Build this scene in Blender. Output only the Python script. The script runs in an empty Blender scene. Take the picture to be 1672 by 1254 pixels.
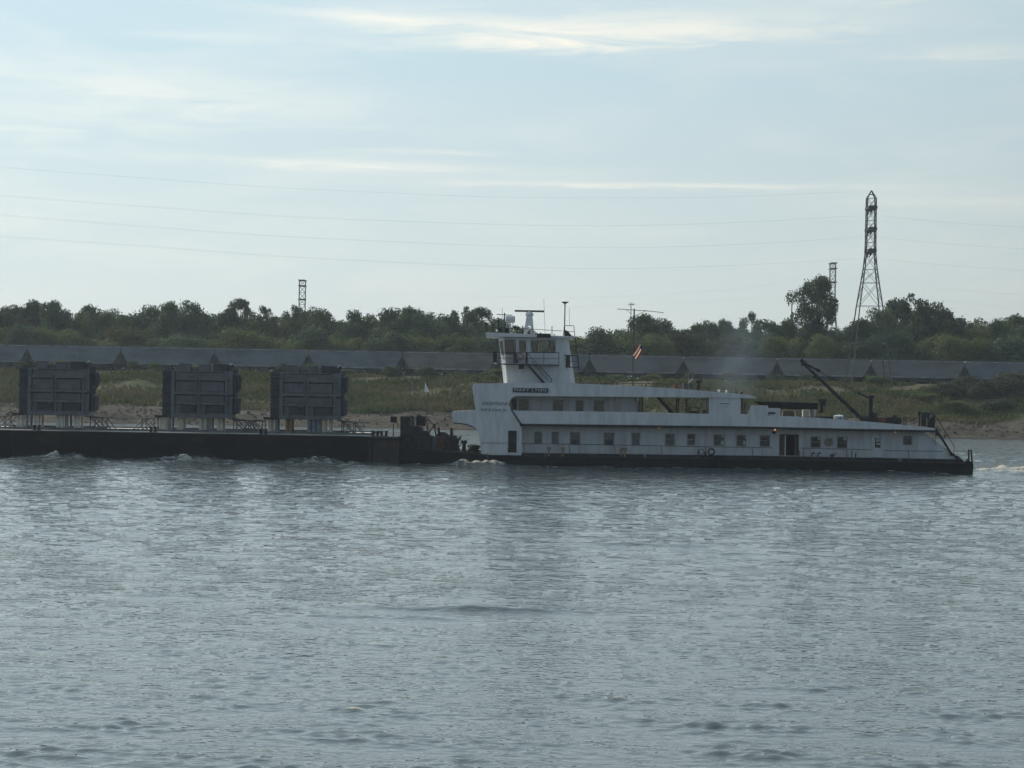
import bpy, bmesh, math, random
import numpy as np
from mathutils import Vector, Matrix, Euler
random.seed(7); RNG = np.random.default_rng(7)
HAZE = 0.00016
R = math.radians
SC = bpy.context.scene
COL = SC.collection

# ---------------------------------------------------------------- camera
F, CX, HY, HC, TH = 3500.0, 836.0, 636.0, 7.2, R(1.0)
cd = bpy.data.cameras.new("camera"); cam = bpy.data.objects.new("camera", cd); COL.objects.link(cam)
cd.sensor_width = 36; cd.lens = 36 * F / 1672; cd.shift_y = (HY - 627) / 1672
cd.clip_start = 0.5; cd.clip_end = 20000
c_, s_ = math.cos(TH), math.sin(TH)
cam.matrix_world = Matrix(((c_, -s_, 0, 0), (0, 0, -1, 0), (s_, c_, 0, HC), (0, 0, 0, 1)))
SC.camera = cam

# ---------------------------------------------------------------- world and sun
SUN_EL, SUN_AZ = 32.0, -45.0            # azimuth measured from +Y towards +X
w = bpy.data.worlds.new("World"); SC.world = w; w.use_nodes = True
nt = w.node_tree; nt.nodes.clear()
def N(nt, t, **k):
    n = nt.nodes.new(t)
    for a, b in k.items():
        if a in n.inputs.keys(): n.inputs[a].default_value = b
        else: setattr(n, a, b)
    return n
def MATH(nt, op, a, b=None, c=None, clamp=False):
    n = nt.nodes.new('ShaderNodeMath'); n.operation = op; n.use_clamp = clamp
    for i, v in enumerate((a, b, c)):
        if v is None: continue
        if isinstance(v, (int, float)): n.inputs[i].default_value = v
        else: nt.links.new(v, n.inputs[i])
    return n.outputs[0]
sky = nt.nodes.new('ShaderNodeTexSky'); sky.sky_type = 'NISHITA'; sky.sun_disc = False
sky.sun_elevation = R(SUN_EL); sky.sun_rotation = R(SUN_AZ)
sky.altitude = 120; sky.air_density = 1.0; sky.dust_density = 1.2; sky.ozone_density = 2.6
tc = nt.nodes.new('ShaderNodeTexCoord'); sep = nt.nodes.new('ShaderNodeSeparateXYZ')
nt.links.new(tc.outputs['Generated'], sep.inputs[0])
dx, dy, dz = sep.outputs
az = MATH(nt, 'ARCTAN2', dx, dy)                     # radians, 0 = across the river
el = MATH(nt, 'ARCSINE', dz)
cmb = nt.nodes.new('ShaderNodeCombineXYZ')
warp = MATH(nt, 'MULTIPLY', el, 26.0)
nt.links.new(MATH(nt, 'MULTIPLY', az, 5.0), cmb.inputs[0]); nt.links.new(MATH(nt, 'ADD', warp, MATH(nt, 'MULTIPLY', az, -1.2)), cmb.inputs[1])
nz = N(nt, 'ShaderNodeTexNoise', Scale=1.5, Detail=7.0, Roughness=0.56, Distortion=0.5); nt.links.new(cmb.outputs[0], nz.inputs['Vector'])
wisp = MATH(nt, 'MULTIPLY', MATH(nt, 'SUBTRACT', nz.outputs[0], 0.46), 3.2, clamp=True)
cmb2 = nt.nodes.new('ShaderNodeCombineXYZ')
nt.links.new(MATH(nt, 'MULTIPLY', az, 14.0), cmb2.inputs[0]); nt.links.new(MATH(nt, 'MULTIPLY', el, 110.0), cmb2.inputs[1])
nz2 = N(nt, 'ShaderNodeTexNoise', Scale=1.3, Detail=6.0, Roughness=0.6, Distortion=0.8); nt.links.new(cmb2.outputs[0], nz2.inputs['Vector'])
total = MATH(nt, 'MULTIPLY', wisp, 0.32)
def streak(px, py, wx, wy, amp, tilt=0.0):
    """one drawn-out cirrus streak, centred at a compass bearing and height"""
    global total
    a0 = math.atan((px - CX) / F); e0 = math.atan((HY - py + (px - CX) * TH) / F)
    da = MATH(nt, 'DIVIDE', MATH(nt, 'SUBTRACT', az, a0), wx / F)
    de = MATH(nt, 'DIVIDE', MATH(nt, 'SUBTRACT', MATH(nt, 'SUBTRACT', el, e0), MATH(nt, 'MULTIPLY', MATH(nt, 'SUBTRACT', az, a0), tilt)), wy / F)
    de = MATH(nt, 'ADD', de, MATH(nt, 'MULTIPLY', MATH(nt, 'SUBTRACT', nz2.outputs[0], 0.5), 3.0))
    q = MATH(nt, 'ADD', MATH(nt, 'MULTIPLY', da, da), MATH(nt, 'MULTIPLY', de, de))
    g = MATH(nt, 'EXPONENT', MATH(nt, 'MULTIPLY', q, -1.0))
    g = MATH(nt, 'MULTIPLY', g, MATH(nt, 'MULTIPLY', MATH(nt, 'SUBTRACT', nz2.outputs[0], 0.18), 2.2 * amp, clamp=True))
    total = MATH(nt, 'ADD', total, g)
streak(560, 272, 300, 9, .75, -.01); streak(1080, 304, 300, 5, .95, .0); streak(680, 248, 110, 4, .5)
streak(1000, 45, 430, 26, 1.1, .02); streak(900, 72, 130, 12, .7); streak(620, 30, 200, 9, .6, -.05); streak(260, 150, 330, 34, .5, -.06)
streak(1560, 95, 160, 16, .5, .03); streak(330, 64, 120, 7, .3); streak(1450, 2, 240, 16, .5); streak(60, 200, 240, 40, .4)
streak(1600, 335, 200, 6, .3)
mx = nt.nodes.new('ShaderNodeMix'); mx.data_type = 'RGBA'
svx, svy, svz = math.sin(R(SUN_AZ)) * math.cos(R(SUN_EL)), math.cos(R(SUN_AZ)) * math.cos(R(SUN_EL)), math.sin(R(SUN_EL))
dot = MATH(nt, 'ADD', MATH(nt, 'ADD', MATH(nt, 'MULTIPLY', dx, svx), MATH(nt, 'MULTIPLY', dy, svy)), MATH(nt, 'MULTIPLY', dz, svz))
phase = MATH(nt, 'ADD', 0.30, MATH(nt, 'MULTIPLY', MATH(nt, 'MAXIMUM', MATH(nt, 'ADD', dot, .25), 0), 1.0))   # thin high cloud is brighter towards the sun
veil = nt.nodes.new('ShaderNodeMix'); veil.data_type = 'RGBA'; nt.links.new(MATH(nt, 'ADD', .2, MATH(nt, 'MULTIPLY', MATH(nt, 'ADD', dot, .2), 1.1, clamp=True), clamp=True), veil.inputs['Factor'])
nt.links.new(sky.outputs[0], veil.inputs['A'])
hm = nt.nodes.new('ShaderNodeMix'); hm.data_type = 'RGBA'; nt.links.new(MATH(nt, 'MULTIPLY', el, 6.5, clamp=True), hm.inputs['Factor'])
hm.inputs['A'].default_value = (6.85, 7.32, 6.9, 1); hm.inputs['B'].default_value = (5.15, 6.62, 7.25, 1)
VC = nt.nodes.new('ShaderNodeVectorMath'); VC.operation = 'SCALE'; nt.links.new(hm.outputs['Result'], VC.inputs[0]); nt.links.new(phase, VC.inputs['Scale']); nt.links.new(VC.outputs[0], veil.inputs['B'])
nt.links.new(MATH(nt, 'MULTIPLY', total, 0.85, clamp=True), mx.inputs['Factor'])
nt.links.new(veil.outputs['Result'], mx.inputs['A'])
CLOUD = nt.nodes.new('ShaderNodeVectorMath'); CLOUD.operation = 'SCALE'; CLOUD.inputs[0].default_value = (8.9, 8.8, 7.9); nt.links.new(phase, CLOUD.inputs['Scale'])
nt.links.new(CLOUD.outputs[0], mx.inputs['B'])
bg = nt.nodes.new('ShaderNodeBackground'); bg.inputs[1].default_value = 0.085
nt.links.new(mx.outputs['Result'], bg.inputs[0])
wo = nt.nodes.new('ShaderNodeOutputWorld'); nt.links.new(bg.outputs[0], wo.inputs[0])

sd = bpy.data.lights.new("sun", 'SUN'); sd.energy = 2.2; sd.angle = R(0.6); sd.color = (1, .93, .82)
sun = bpy.data.objects.new("sun", sd); COL.objects.link(sun)
sv = Vector((math.sin(R(SUN_AZ)) * math.cos(R(SUN_EL)), math.cos(R(SUN_AZ)) * math.cos(R(SUN_EL)), math.sin(R(SUN_EL))))
sun.rotation_euler = sv.to_track_quat('Z', 'Y').to_euler(); sun.location = sv * 300

SC.view_settings.view_transform = 'Standard'; SC.view_settings.look = 'None'
SC.view_settings.gamma = 1; SC.view_settings.use_curve_mapping = False
SC.view_settings.exposure = 0.1
SC.cycles.max_bounces = 6; SC.cycles.volume_bounces = 0; SC.cycles.transparent_max_bounces = 10
SC.cycles.use_denoising = True; SC.cycles.sample_clamp_indirect = 4

# ---------------------------------------------------------------- helpers
def P(px, py, Y):
    """a point of the place seen at photo pixel px, py when it stands Y metres away"""
    a, b = px - CX, HY - py
    return ((a * c_ - b * s_) * Y / F, HC + (a * s_ + b * c_) * Y / F)
def RC(px0, py0, px1, py1, Y):
    x, z = P((px0 + px1) / 2, (py0 + py1) / 2, Y); wd = (px1 - px0) * Y / F / 2; h = (py1 - py0) * Y / F / 2
    return x - wd, x + wd, z - h, z + h

class MB:
    def __init__(s): s.v = []; s.f = []
    def add(s, vs, fs):
        n = len(s.v); s.v += [tuple(v) for v in vs]; s.f += [tuple(i + n for i in f) for f in fs]; return s
    def box(s, x0, x1, y0, y1, z0, z1):
        return s.add([(x0,y0,z0),(x1,y0,z0),(x1,y1,z0),(x0,y1,z0),(x0,y0,z1),(x1,y0,z1),(x1,y1,z1),(x0,y1,z1)],
                     [(0,3,2,1),(4,5,6,7),(0,1,5,4),(1,2,6,5),(2,3,7,6),(3,0,4,7)])
    def pbox(s, px0, py0, px1, py1, Y, d):
        x0, x1, z0, z1 = RC(px0, py0, px1, py1, Y); return s.box(x0, x1, Y, Y + d, z0, z1)
    def prism(s, pts, y0, y1):
        """pts: (x, z) outline, extruded across from y0 to y1"""
        ar = sum(pts[i][0] * pts[(i+1) % len(pts)][1] - pts[(i+1) % len(pts)][0] * pts[i][1] for i in range(len(pts)))
        if ar < 0: pts = pts[::-1]
        n = len(pts)
        return s.add([(x, y0, z) for x, z in pts] + [(x, y1, z) for x, z in pts],
                     [tuple(range(n)), tuple(range(2*n-1, n-1, -1))] + [(i, i + n, (i+1) % n + n, (i+1) % n) for i in range(n)])
    def pprism(s, pp, Y, d): return s.prism([P(a, b, Y) for a, b in pp], Y, Y + d)
    def tube(s, p0, p1, r, n=6, r1=None):
        p0, p1 = Vector(p0), Vector(p1); d = (p1 - p0)
        if d.length < 1e-6: return s
        q = d.normalized().to_track_quat('Z', 'Y'); r1 = r if r1 is None else r1; vs = []
        for p, rr in ((p0, r), (p1, r1)):
            for i in range(n):
                a = 2 * math.pi * (i + .5) / n; vs.append(p + q @ Vector((math.cos(a) * rr, math.sin(a) * rr, 0)))
        return s.add(vs, [(i, (i+1) % n, (i+1) % n + n, i + n) for i in range(n)] + [tuple(range(n-1, -1, -1)), tuple(range(n, 2*n))])
    def ptube(s, a, b, Y, r, Y2=None, n=6):
        Y2 = Y if Y2 is None else Y2; xa, za = P(*a, Y); xb, zb = P(*b, Y2); return s.tube((xa, Y, za), (xb, Y2, zb), r, n)
    def lathe(s, c, prof, n=12, axis='Z'):
        """prof: (radius, height) pairs"""
        vs = []
        for r, h in prof:
            for i in range(n):
                a = 2 * math.pi * i / n; u, v = r * math.cos(a), r * math.sin(a)
                vs.append((c[0]+u, c[1]+v, c[2]+h) if axis == 'Z' else ((c[0]+u, c[1]+h, c[2]+v) if axis == 'Y' else (c[0]+h, c[1]+u, c[2]+v)))
        m = len(prof); fs = [(k*n+i, k*n+(i+1) % n, (k+1)*n+(i+1) % n, (k+1)*n+i) for k in range(m-1) for i in range(n)]
        return s.add(vs, fs + [tuple(range(n-1, -1, -1)), tuple(range((m-1)*n, m*n))])
    def torus(s, c, R0, r, axis='Y', n=18, m=7):
        vs = []
        for i in range(n):
            a = 2*math.pi*i/n
            for j in range(m):
                b = 2*math.pi*j/m; q = R0 + r*math.cos(b); u, v, t = q*math.cos(a), q*math.sin(a), r*math.sin(b)
                vs.append((c[0]+u, c[1]+t, c[2]+v) if axis == 'Y' else (c[0]+u, c[1]+v, c[2]+t))
        return s.add(vs, [(i*m+j, i*m+(j+1) % m, ((i+1) % n)*m+(j+1) % m, ((i+1) % n)*m+j) for i in range(n) for j in range(m)])
    def wall(s, quad, Y, t, holes):
        """quad: bl, br, tr, tl as (x, z); holes as (u0,u1,v0,v1); a plate of thickness t with real openings"""
        us = sorted({0., 1.} | {h[0] for h in holes} | {h[1] for h in holes}); vs_ = sorted({0., 1.} | {h[2] for h in holes} | {h[3] for h in holes})
        bl, br, tr, tl = [Vector(q) for q in quad]
        def pt(u, v, y):
            q = (bl*(1-u)+br*u)*(1-v) + (tl*(1-u)+tr*u)*v; return (q[0], y, q[1])
        def inh(i, j):
            if i < 0 or j < 0 or i >= len(us)-1 or j >= len(vs_)-1: return True
            cu, cv = (us[i]+us[i+1])/2, (vs_[j]+vs_[j+1])/2
            return any(h[0] < cu < h[1] and h[2] < cv < h[3] for h in holes)
        for i in range(len(us)-1):
            for j in range(len(vs_)-1):
                if inh(i, j): continue
                a, b, c, d = us[i], us[i+1], vs_[j], vs_[j+1]
                s.add([pt(a,c,Y), pt(b,c,Y), pt(b,d,Y), pt(a,d,Y)], [(0,1,2,3)])
                s.add([pt(a,c,Y+t), pt(b,c,Y+t), pt(b,d,Y+t), pt(a,d,Y+t)], [(3,2,1,0)])
                for (ii, jj, e0, e1) in ((i-1,j,(a,c),(a,d)), (i+1,j,(b,c),(b,d)), (i,j-1,(a,c),(b,c)), (i,j+1,(a,d),(b,d))):
                    if inh(ii, jj): s.add([pt(*e0,Y), pt(*e1,Y), pt(*e1,Y+t), pt(*e0,Y+t)], [(0,1,2,3)])
        return s
    def build(s, name, mat, parent=None, smooth=False, loc=None, bevel=0):
        me = bpy.data.meshes.new(name); o = bpy.data.objects.new(name, me); COL.objects.link(o)
        L = Vector((0,0,0))
        if parent is not None: L = wl(parent); o.parent = parent
        elif loc is not None: L = Vector(loc); o.location = L
        o['_w'] = list(L)
        me.from_pydata([(v[0]-L.x, v[1]-L.y, v[2]-L.z) for v in s.v], [], s.f); me.materials.append(mat); me.validate(); me.update()
        if smooth: me.polygons.foreach_set('use_smooth', [True]*len(me.polygons))
        if bevel:
            b = o.modifiers.new('bevel', 'BEVEL'); b.width = bevel; b.segments = 2; b.limit_method = 'ANGLE'
        return o
def wl(o): return Vector(o['_w'])
def tag(o, label=None, cat=None, group=None, kind=None):
    for k, v in (('label', label), ('category', cat), ('group', group), ('kind', kind)):
        if v: o[k] = v
    return o
def thing(name, label, cat, loc, group=None):
    o = bpy.data.objects.new(name, None); COL.objects.link(o); o.location = loc; o['_w'] = list(loc); o.empty_display_size = .3
    return tag(o, label, cat, group)
KIDS = {}
def copy_tree(o, loc=None, label=None, scale=None, rotz=None, parent=None):
    c = o.copy(); COL.objects.link(c)
    if parent is not None: c.parent = parent
    if loc is not None: c.location = loc; c['_w'] = list(loc)
    if label: c['label'] = label
    if scale: c.scale = scale
    if rotz is not None: c.rotation_euler = (0, 0, rotz)
    for k in KIDS.setdefault(o.name, list(o.children)): copy_tree(k, parent=c)
    return c

# ---------------------------------------------------------------- materials
def mat(name, col, col2=None, rough=.6, metal=0., scale=2., detail=5., stretch=(1,1,1), lo=.4, hi=.62, bump=0., bscale=None, rand=0., spec=.4, trans=0.):
    m = bpy.data.materials.new(name); m.use_nodes = True; t = m.node_tree; b = t.nodes['Principled BSDF']
    b.inputs['Roughness'].default_value = rough; b.inputs['Metallic'].default_value = metal; b.inputs['Specular IOR Level'].default_value = spec
    b.inputs['Base Color'].default_value = (*col, 1)
    g = t.nodes.new('ShaderNodeNewGeometry')
    mp = t.nodes.new('ShaderNodeMapping'); mp.inputs['Scale'].default_value = stretch
    t.links.new(g.outputs['Position'], mp.inputs[0])
    out = None
    if col2:
        n = N(t, 'ShaderNodeTexNoise', Scale=scale, Detail=detail, Roughness=.6); t.links.new(mp.outputs[0], n.inputs['Vector'])
        r = t.nodes.new('ShaderNodeMapRange'); r.inputs[1].default_value = lo; r.inputs[2].default_value = hi; t.links.new(n.outputs[0], r.inputs[0])
        x = t.nodes.new('ShaderNodeMix'); x.data_type = 'RGBA'; x.inputs['A'].default_value = (*col, 1); x.inputs['B'].default_value = (*col2, 1)
        t.links.new(r.outputs[0], x.inputs['Factor']); out = x.outputs['Result']
        m['_x'] = x.name
    if rand:
        oi = t.nodes.new('ShaderNodeObjectInfo'); hs = t.nodes.new('ShaderNodeHueSaturation')
        if out: t.links.new(out, hs.inputs['Color'])
        else: hs.inputs['Color'].default_value = (*col, 1)
        t.links.new(MATH(t, 'ADD', MATH(t, 'MULTIPLY', oi.outputs['Random'], rand), 1 - rand/2), hs.inputs['Value'])
        t.links.new(MATH(t, 'ADD', MATH(t, 'MULTIPLY', MATH(t, 'FRACT', MATH(t, 'MULTIPLY', oi.outputs['Random'], 7.3)), .06), .465), hs.inputs['Hue'])
        out = hs.outputs[0]
    if out: t.links.new(out, b.inputs['Base Color'])
    if bump:
        n = N(t, 'ShaderNodeTexNoise', Scale=bscale or scale*3, Detail=4.0); t.links.new(mp.outputs[0], n.inputs['Vector'])
        bn = t.nodes.new('ShaderNodeBump'); bn.inputs['Strength'].default_value = .6; bn.inputs['Distance'].default_value = bump
        t.links.new(n.outputs[0], bn.inputs['Height']); t.links.new(bn.outputs[0], b.inputs['Normal'])
    if trans:
        tr = t.nodes.new('ShaderNodeBsdfTranslucent'); ms = t.nodes.new('ShaderNodeMixShader'); ms.inputs[0].default_value = trans
        if out: t.links.new(out, tr.inputs[0])
        else: tr.inputs[0].default_value = (*col, 1)
        t.links.new(b.outputs[0], ms.inputs[1]); t.links.new(tr.outputs[0], ms.inputs[2]); t.links.new(ms.outputs[0], t.nodes['Material Output'].inputs[0])
    return m
M = {}
M['paint'] = mat('white marine paint', (.62,.63,.64), (.44,.42,.40), .45, scale=1.1, stretch=(1.6,1,.35), lo=.42, hi=.8, bump=.01, bscale=1.3)
M['paint2'] = mat('white deckhouse paint', (.56,.56,.55), (.38,.33,.29), .5, scale=1.3, stretch=(1.8,1,.25), lo=.46, hi=.8, bump=.012, bscale=1.2)
M['hull'] = mat('black hull paint', (.008,.010,.012), (.03,.026,.023), .55, spec=.2, scale=.8, stretch=(.5,1,1.6), lo=.45, hi=.85, bump=.03, bscale=.7)
M['bargehull'] = mat('rusty black steel', (.012,.011,.011), (.045,.026,.018), .7, spec=.2, scale=.5, stretch=(.5,1,1.5), lo=.5, hi=.8, bump=.04, bscale=.6)
M['rusthull'] = mat('brown rusted steel', (.05,.035,.026), (.02,.018,.018), .7, scale=.9, bump=.04, bscale=1)
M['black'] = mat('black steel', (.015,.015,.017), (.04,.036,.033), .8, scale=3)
M['dgrey'] = mat('dark grey steel', (.07,.075,.08), (.045,.045,.045), .55, scale=2)
M['deck'] = mat('grey deck plate', (.17,.18,.18), (.09,.085,.08), .7, scale=1.2, bump=.01)
M['glass'] = None
M['frame'] = mat('window frame', (.19,.18,.165), None, .5)
M['wood'] = mat('brown door wood', (.10,.065,.045), (.06,.045,.035), .6, scale=4)
M['blueg'] = mat('dark teal paint', (.05,.09,.11), (.04,.06,.07), .5)
M['yellow'] = mat('worn yellow paint', (.30,.25,.14), (.18,.14,.09), .6, scale=6)
M['red'] = mat('faded red paint', (.22,.05,.035), (.08,.035,.03), .6, scale=3)
M['tan'] = mat('tan canvas', (.30,.26,.19), (.2,.17,.13), .9, scale=6)
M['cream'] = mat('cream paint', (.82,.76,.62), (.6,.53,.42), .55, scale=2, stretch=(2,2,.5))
M['bluew'] = mat('pale blue grey paint', (.30,.34,.40), (.2,.22,.26), .5, scale=2)
M['ochre'] = mat('ochre timber', (.42,.28,.12), (.25,.16,.08), .7, scale=3)
M['module'] = mat('grey primer casing', (.145,.152,.158), (.08,.083,.086), .5, scale=1.2, bump=.01, lo=.35, hi=.75)
M['module2'] = mat('dark grey casing', (.05,.058,.072), (.03,.036,.045), .55, scale=1.5)
M['whitep'] = mat('clean white paint', (.78,.78,.76), None, .4)
M['lattice'] = mat('galvanised lattice steel', (.12,.12,.125), (.08,.075,.075), .55, metal=.3, scale=.5)
M['cable'] = mat('aluminium cable', (.6,.62,.64), None, .6)
M['bark'] = mat('tree bark', (.07,.058,.045), (.04,.034,.028), .9, scale=2, bump=.02)
M['leaf'] = mat('deep green leaves', (.052,.095,.046), (.096,.136,.054), .65, scale=.22, detail=2, lo=.4, hi=.62, rand=.5, trans=.32, spec=.25)
M['leaf2'] = mat('light green leaves', (.085,.125,.038), (.14,.155,.045), .65, scale=.22, detail=2, lo=.4, hi=.62, rand=.5, trans=.34, spec=.25)
M['leaf3'] = mat('grey green willow leaves', (.095,.105,.055), (.06,.072,.038), .7, scale=.3, detail=2, rand=.3, trans=.3, spec=.2)
M['gapshade'] = mat('end gap shade', (.15,.155,.16), (.10,.10,.10), .8)
M['sill'] = mat('hopper trim with painted sun rim', (.36,.37,.38), (.17,.17,.17), .5, scale=.6)  # sill colour raised to stand in for the sunlit line along the car tops
M['shirt'] = mat('dark cloth', (.03,.035,.05), None, .9)
def glassmat():
    m = bpy.data.materials.new('window glass'); m.use_nodes = True; t = m.node_tree; t.nodes.clear()
    tr = t.nodes.new('ShaderNodeBsdfTransparent'); tr.inputs[0].default_value = (.62,.66,.66,1)
    gl = t.nodes.new('ShaderNodeBsdfGlossy'); gl.inputs['Roughness'].default_value = .05; gl.inputs[0].default_value = (.8,.8,.8,1)
    ms = t.nodes.new('ShaderNodeMixShader'); ms.inputs[0].default_value = .08; o = t.nodes.new('ShaderNodeOutputMaterial')
    t.links.new(tr.outputs[0], ms.inputs[1]); t.links.new(gl.outputs[0], ms.inputs[2]); t.links.new(ms.outputs[0], o.inputs[0]); return m
M['glass'] = glassmat()
def emit(name, col, s):
    m = bpy.data.materials.new(name); m.use_nodes = True; b = m.node_tree.nodes['Principled BSDF']
    b.inputs['Emission Color'].default_value = (*col, 1); b.inputs['Emission Strength'].default_value = s; return m
M['lamp'] = emit('warm lit lamp glass', (1, .42, .14), 1.3)

# ---------------------------------------------------------------- terrain
def shore_y(x): return 371 - 3.0 * np.tanh(x / 60) + 1.3 * np.sin(x * .11) + .7 * np.sin(x * .37 + 1) + .35 * np.sin(x * 1.1)
def fbm(x, y, seed, sc=1., n=5):
    r = np.random.default_rng(seed); o = np.zeros_like(x, dtype=float); a = 1.
    for k in range(n):
        for j in range(4):
            th = r.uniform(0, 6.28); ph = r.uniform(0, 6.28); f = sc * 2**k * r.uniform(.7, 1.4)
            o += a * np.sin((x*math.cos(th) + y*math.sin(th)) * f + ph) / 2
        a *= .5
    return o
def land_z(x, y):
    d = y - shore_y(x)
    z = np.interp(d, [-30, -6, 0, 2.5, 6, 11, 15, 28, 38, 44, 400], [-4, -1.2, -.05, .5, 1.9, 3.0, 3.7, 7.0, 9.0, 9.55, 9.6])
    amp = np.interp(d, [-5, 2, 10, 30, 42, 60], [.1, .22, .3, .32, .1, .05])
    return z + amp * fbm(x, y, 3, .25) * .7
def grid_obj(name, xs, ys, zf, m):
    X, Y = np.meshgrid(xs, ys); Z = zf(X, Y); nx, ny = len(xs), len(ys)
    me = bpy.data.meshes.new(name); me.vertices.add(nx*ny); me.vertices.foreach_set('co', np.stack([X, Y, Z], -1).astype(np.float32).ravel())
    i = np.arange(nx-1)[None, :] + np.arange(ny-1)[:, None]*nx
    q = np.stack([i, i+1, i+nx+1, i+nx], -1).reshape(-1, 4)
    me.loops.add(q.size); me.loops.foreach_set('vertex_index', q.ravel().astype(np.int32))
    me.polygons.add(len(q)); me.polygons.foreach_set('loop_start', np.arange(0, q.size, 4, dtype=np.int32)); me.polygons.foreach_set('use_smooth', [True]*len(q))
    me.update(calc_edges=True); me.materials.append(m); o = bpy.data.objects.new(name, me); COL.objects.link(o); o['_w'] = [0,0,0]; return o
def bankmat():
    m = bpy.data.materials.new('river bank soil and grass'); m.use_nodes = True; t = m.node_tree; b = t.nodes['Principled BSDF']
    b.inputs['Roughness'].default_value = .9; b.inputs['Specular IOR Level'].default_value = .2
    g = t.nodes.new('ShaderNodeNewGeometry'); sp = t.nodes.new('ShaderNodeSeparateXYZ'); t.links.new(g.outputs['Position'], sp.inputs[0])
    mp = t.nodes.new('ShaderNodeMapping'); mp.inputs['Scale'].default_value = (.35, 1, 1.4); t.links.new(g.outputs['Position'], mp.inputs[0])
    n1 = N(t, 'ShaderNodeTexNoise', Scale=.35, Detail=6.0, Roughness=.65); t.links.new(mp.outputs[0], n1.inputs['Vector'])
    n2 = N(t, 'ShaderNodeTexNoise', Scale=1.6, Detail=6.0, Roughness=.7); t.links.new(mp.outputs[0], n2.inputs['Vector'])
    def mix(f, a, c):
        x = t.nodes.new('ShaderNodeMix'); x.data_type = 'RGBA'
        if hasattr(f, 'links'): t.links.new(f, x.inputs['Factor'])
        for k, v in (('A', a), ('B', c)):
            if isinstance(v, tuple): x.inputs[k].default_value = (*v, 1)
            else: t.links.new(v, x.inputs[k])
        return x.outputs['Result']
    def rng(s, a, c): return MATH(t, 'DIVIDE', MATH(t, 'SUBTRACT', s, a), c - a, clamp=True)
    mud = mix(rng(n2.outputs[0], .42, .6), (.065,.05,.036), (.13,.105,.075))
    gr = mix(rng(n2.outputs[0], .4, .62), (.045,.065,.018), (.10,.105,.035))
    dry = mix(rng(n1.outputs[0], .45, .58), gr, (.14,.105,.065))
    zz = MATH(t, 'ADD', sp.outputs[2], MATH(t, 'MULTIPLY', MATH(t, 'SUBTRACT', n1.outputs[0], .5), 3.0))
    c = mix(rng(zz, 3.0, 3.9), mud, dry)
    c = mix(rng(zz, 7.6, 8.4), c, mix(rng(n2.outputs[0], .4, .6), (.17,.125,.08), (.09,.085,.04)))
    c = mix(rng(sp.outputs[2], .35, .1), c, (.05,.042,.036))
    t.links.new(c, b.inputs['Base Color'])
    bn = t.nodes.new('ShaderNodeBump'); bn.inputs['Distance'].default_value = .35; bn.inputs['Strength'].default_value = .8
    t.links.new(n2.outputs[0], bn.inputs['Height']); t.links.new(bn.outputs[0], b.inputs['Normal']); return m
ys = np.concatenate([np.arange(340, 425, .6), np.arange(425, 500, 5), np.arange(500, 1700, 100)])
g_ = grid_obj('ground', np.concatenate([np.arange(-1500, -100, 100), np.arange(-100, 100, .8), np.arange(100, 1501, 100)]), ys, land_z, bankmat())
tag(g_, kind='structure')

# ---------------------------------------------------------------- water
def watermat():
    m = bpy.data.materials.new('muddy river water'); m.use_nodes = True; t = m.node_tree; b = t.nodes['Principled BSDF']
    b.inputs['Base Color'].default_value = (.070,.085,.092,1); b.inputs['Roughness'].default_value = .04; b.inputs['IOR'].default_value = 1.45
    g = t.nodes.new('ShaderNodeNewGeometry')
    mp = t.nodes.new('ShaderNodeMapping'); mp.inputs['Scale'].default_value = (.62, 1, 1); t.links.new(g.outputs['Position'], mp.inputs[0])
    n1 = N(t, 'ShaderNodeTexNoise', Scale=2.6, Detail=2.5, Roughness=.6, Distortion=.2); t.links.new(mp.outputs[0], n1.inputs['Vector'])
    n2 = N(t, 'ShaderNodeTexNoise', Scale=.05, Detail=3.0, Roughness=.5); t.links.new(mp.outputs[0], n2.inputs['Vector'])
    bn = t.nodes.new('ShaderNodeBump'); bn.inputs['Distance'].default_value = .1
    t.links.new(MATH(t, 'ADD', MATH(t, 'MULTIPLY', n2.outputs[0], .9), .1), bn.inputs['Strength'])
    t.links.new(n1.outputs[0], bn.inputs['Height']); t.links.new(bn.outputs[0], b.inputs['Normal'])
    sp = t.nodes.new('ShaderNodeSeparateXYZ'); t.links.new(g.outputs['Position'], sp.inputs[0])
    n4 = N(t, 'ShaderNodeTexNoise', Scale=.8, Detail=3.0, Roughness=.6); t.links.new(mp.outputs[0], n4.inputs['Vector'])
    b2 = t.nodes.new('ShaderNodeBump'); b2.inputs['Distance'].default_value = .6
    t.links.new(MATH(t, 'DIVIDE', MATH(t, 'SUBTRACT', sp.outputs[1], 50), 260, clamp=True), b2.inputs['Strength'])      # rougher water in midstream
    t.links.new(n4.outputs[0], b2.inputs['Height']); t.links.new(bn.outputs[0], b2.inputs['Normal']); t.links.new(b2.outputs[0], b.inputs['Normal'])
    at = t.nodes.new('ShaderNodeAttribute'); at.attribute_name = 'foam_glint'
    n3 = N(t, 'ShaderNodeTexNoise', Scale=3.5, Detail=6.0, Roughness=.7); t.links.new(g.outputs['Position'], n3.inputs['Vector'])
    f = MATH(t, 'MULTIPLY', MATH(t, 'SUBTRACT', MATH(t, 'ADD', at.outputs['Fac'], MATH(t, 'MULTIPLY', n3.outputs[0], .9)), 1.0), 4.0, clamp=True)
    fo = t.nodes.new('ShaderNodeBsdfPrincipled'); fo.inputs['Base Color'].default_value = (.52,.46,.36,1); fo.inputs['Roughness'].default_value = .8
    ms = t.nodes.new('ShaderNodeMixShader'); t.links.new(f, ms.inputs[0]); t.links.new(b.outputs[0], ms.inputs[1]); t.links.new(fo.outputs[0], ms.inputs[2])
    t.links.new(ms.outputs[0], t.nodes['Material Output'].inputs[0]); return m
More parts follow.
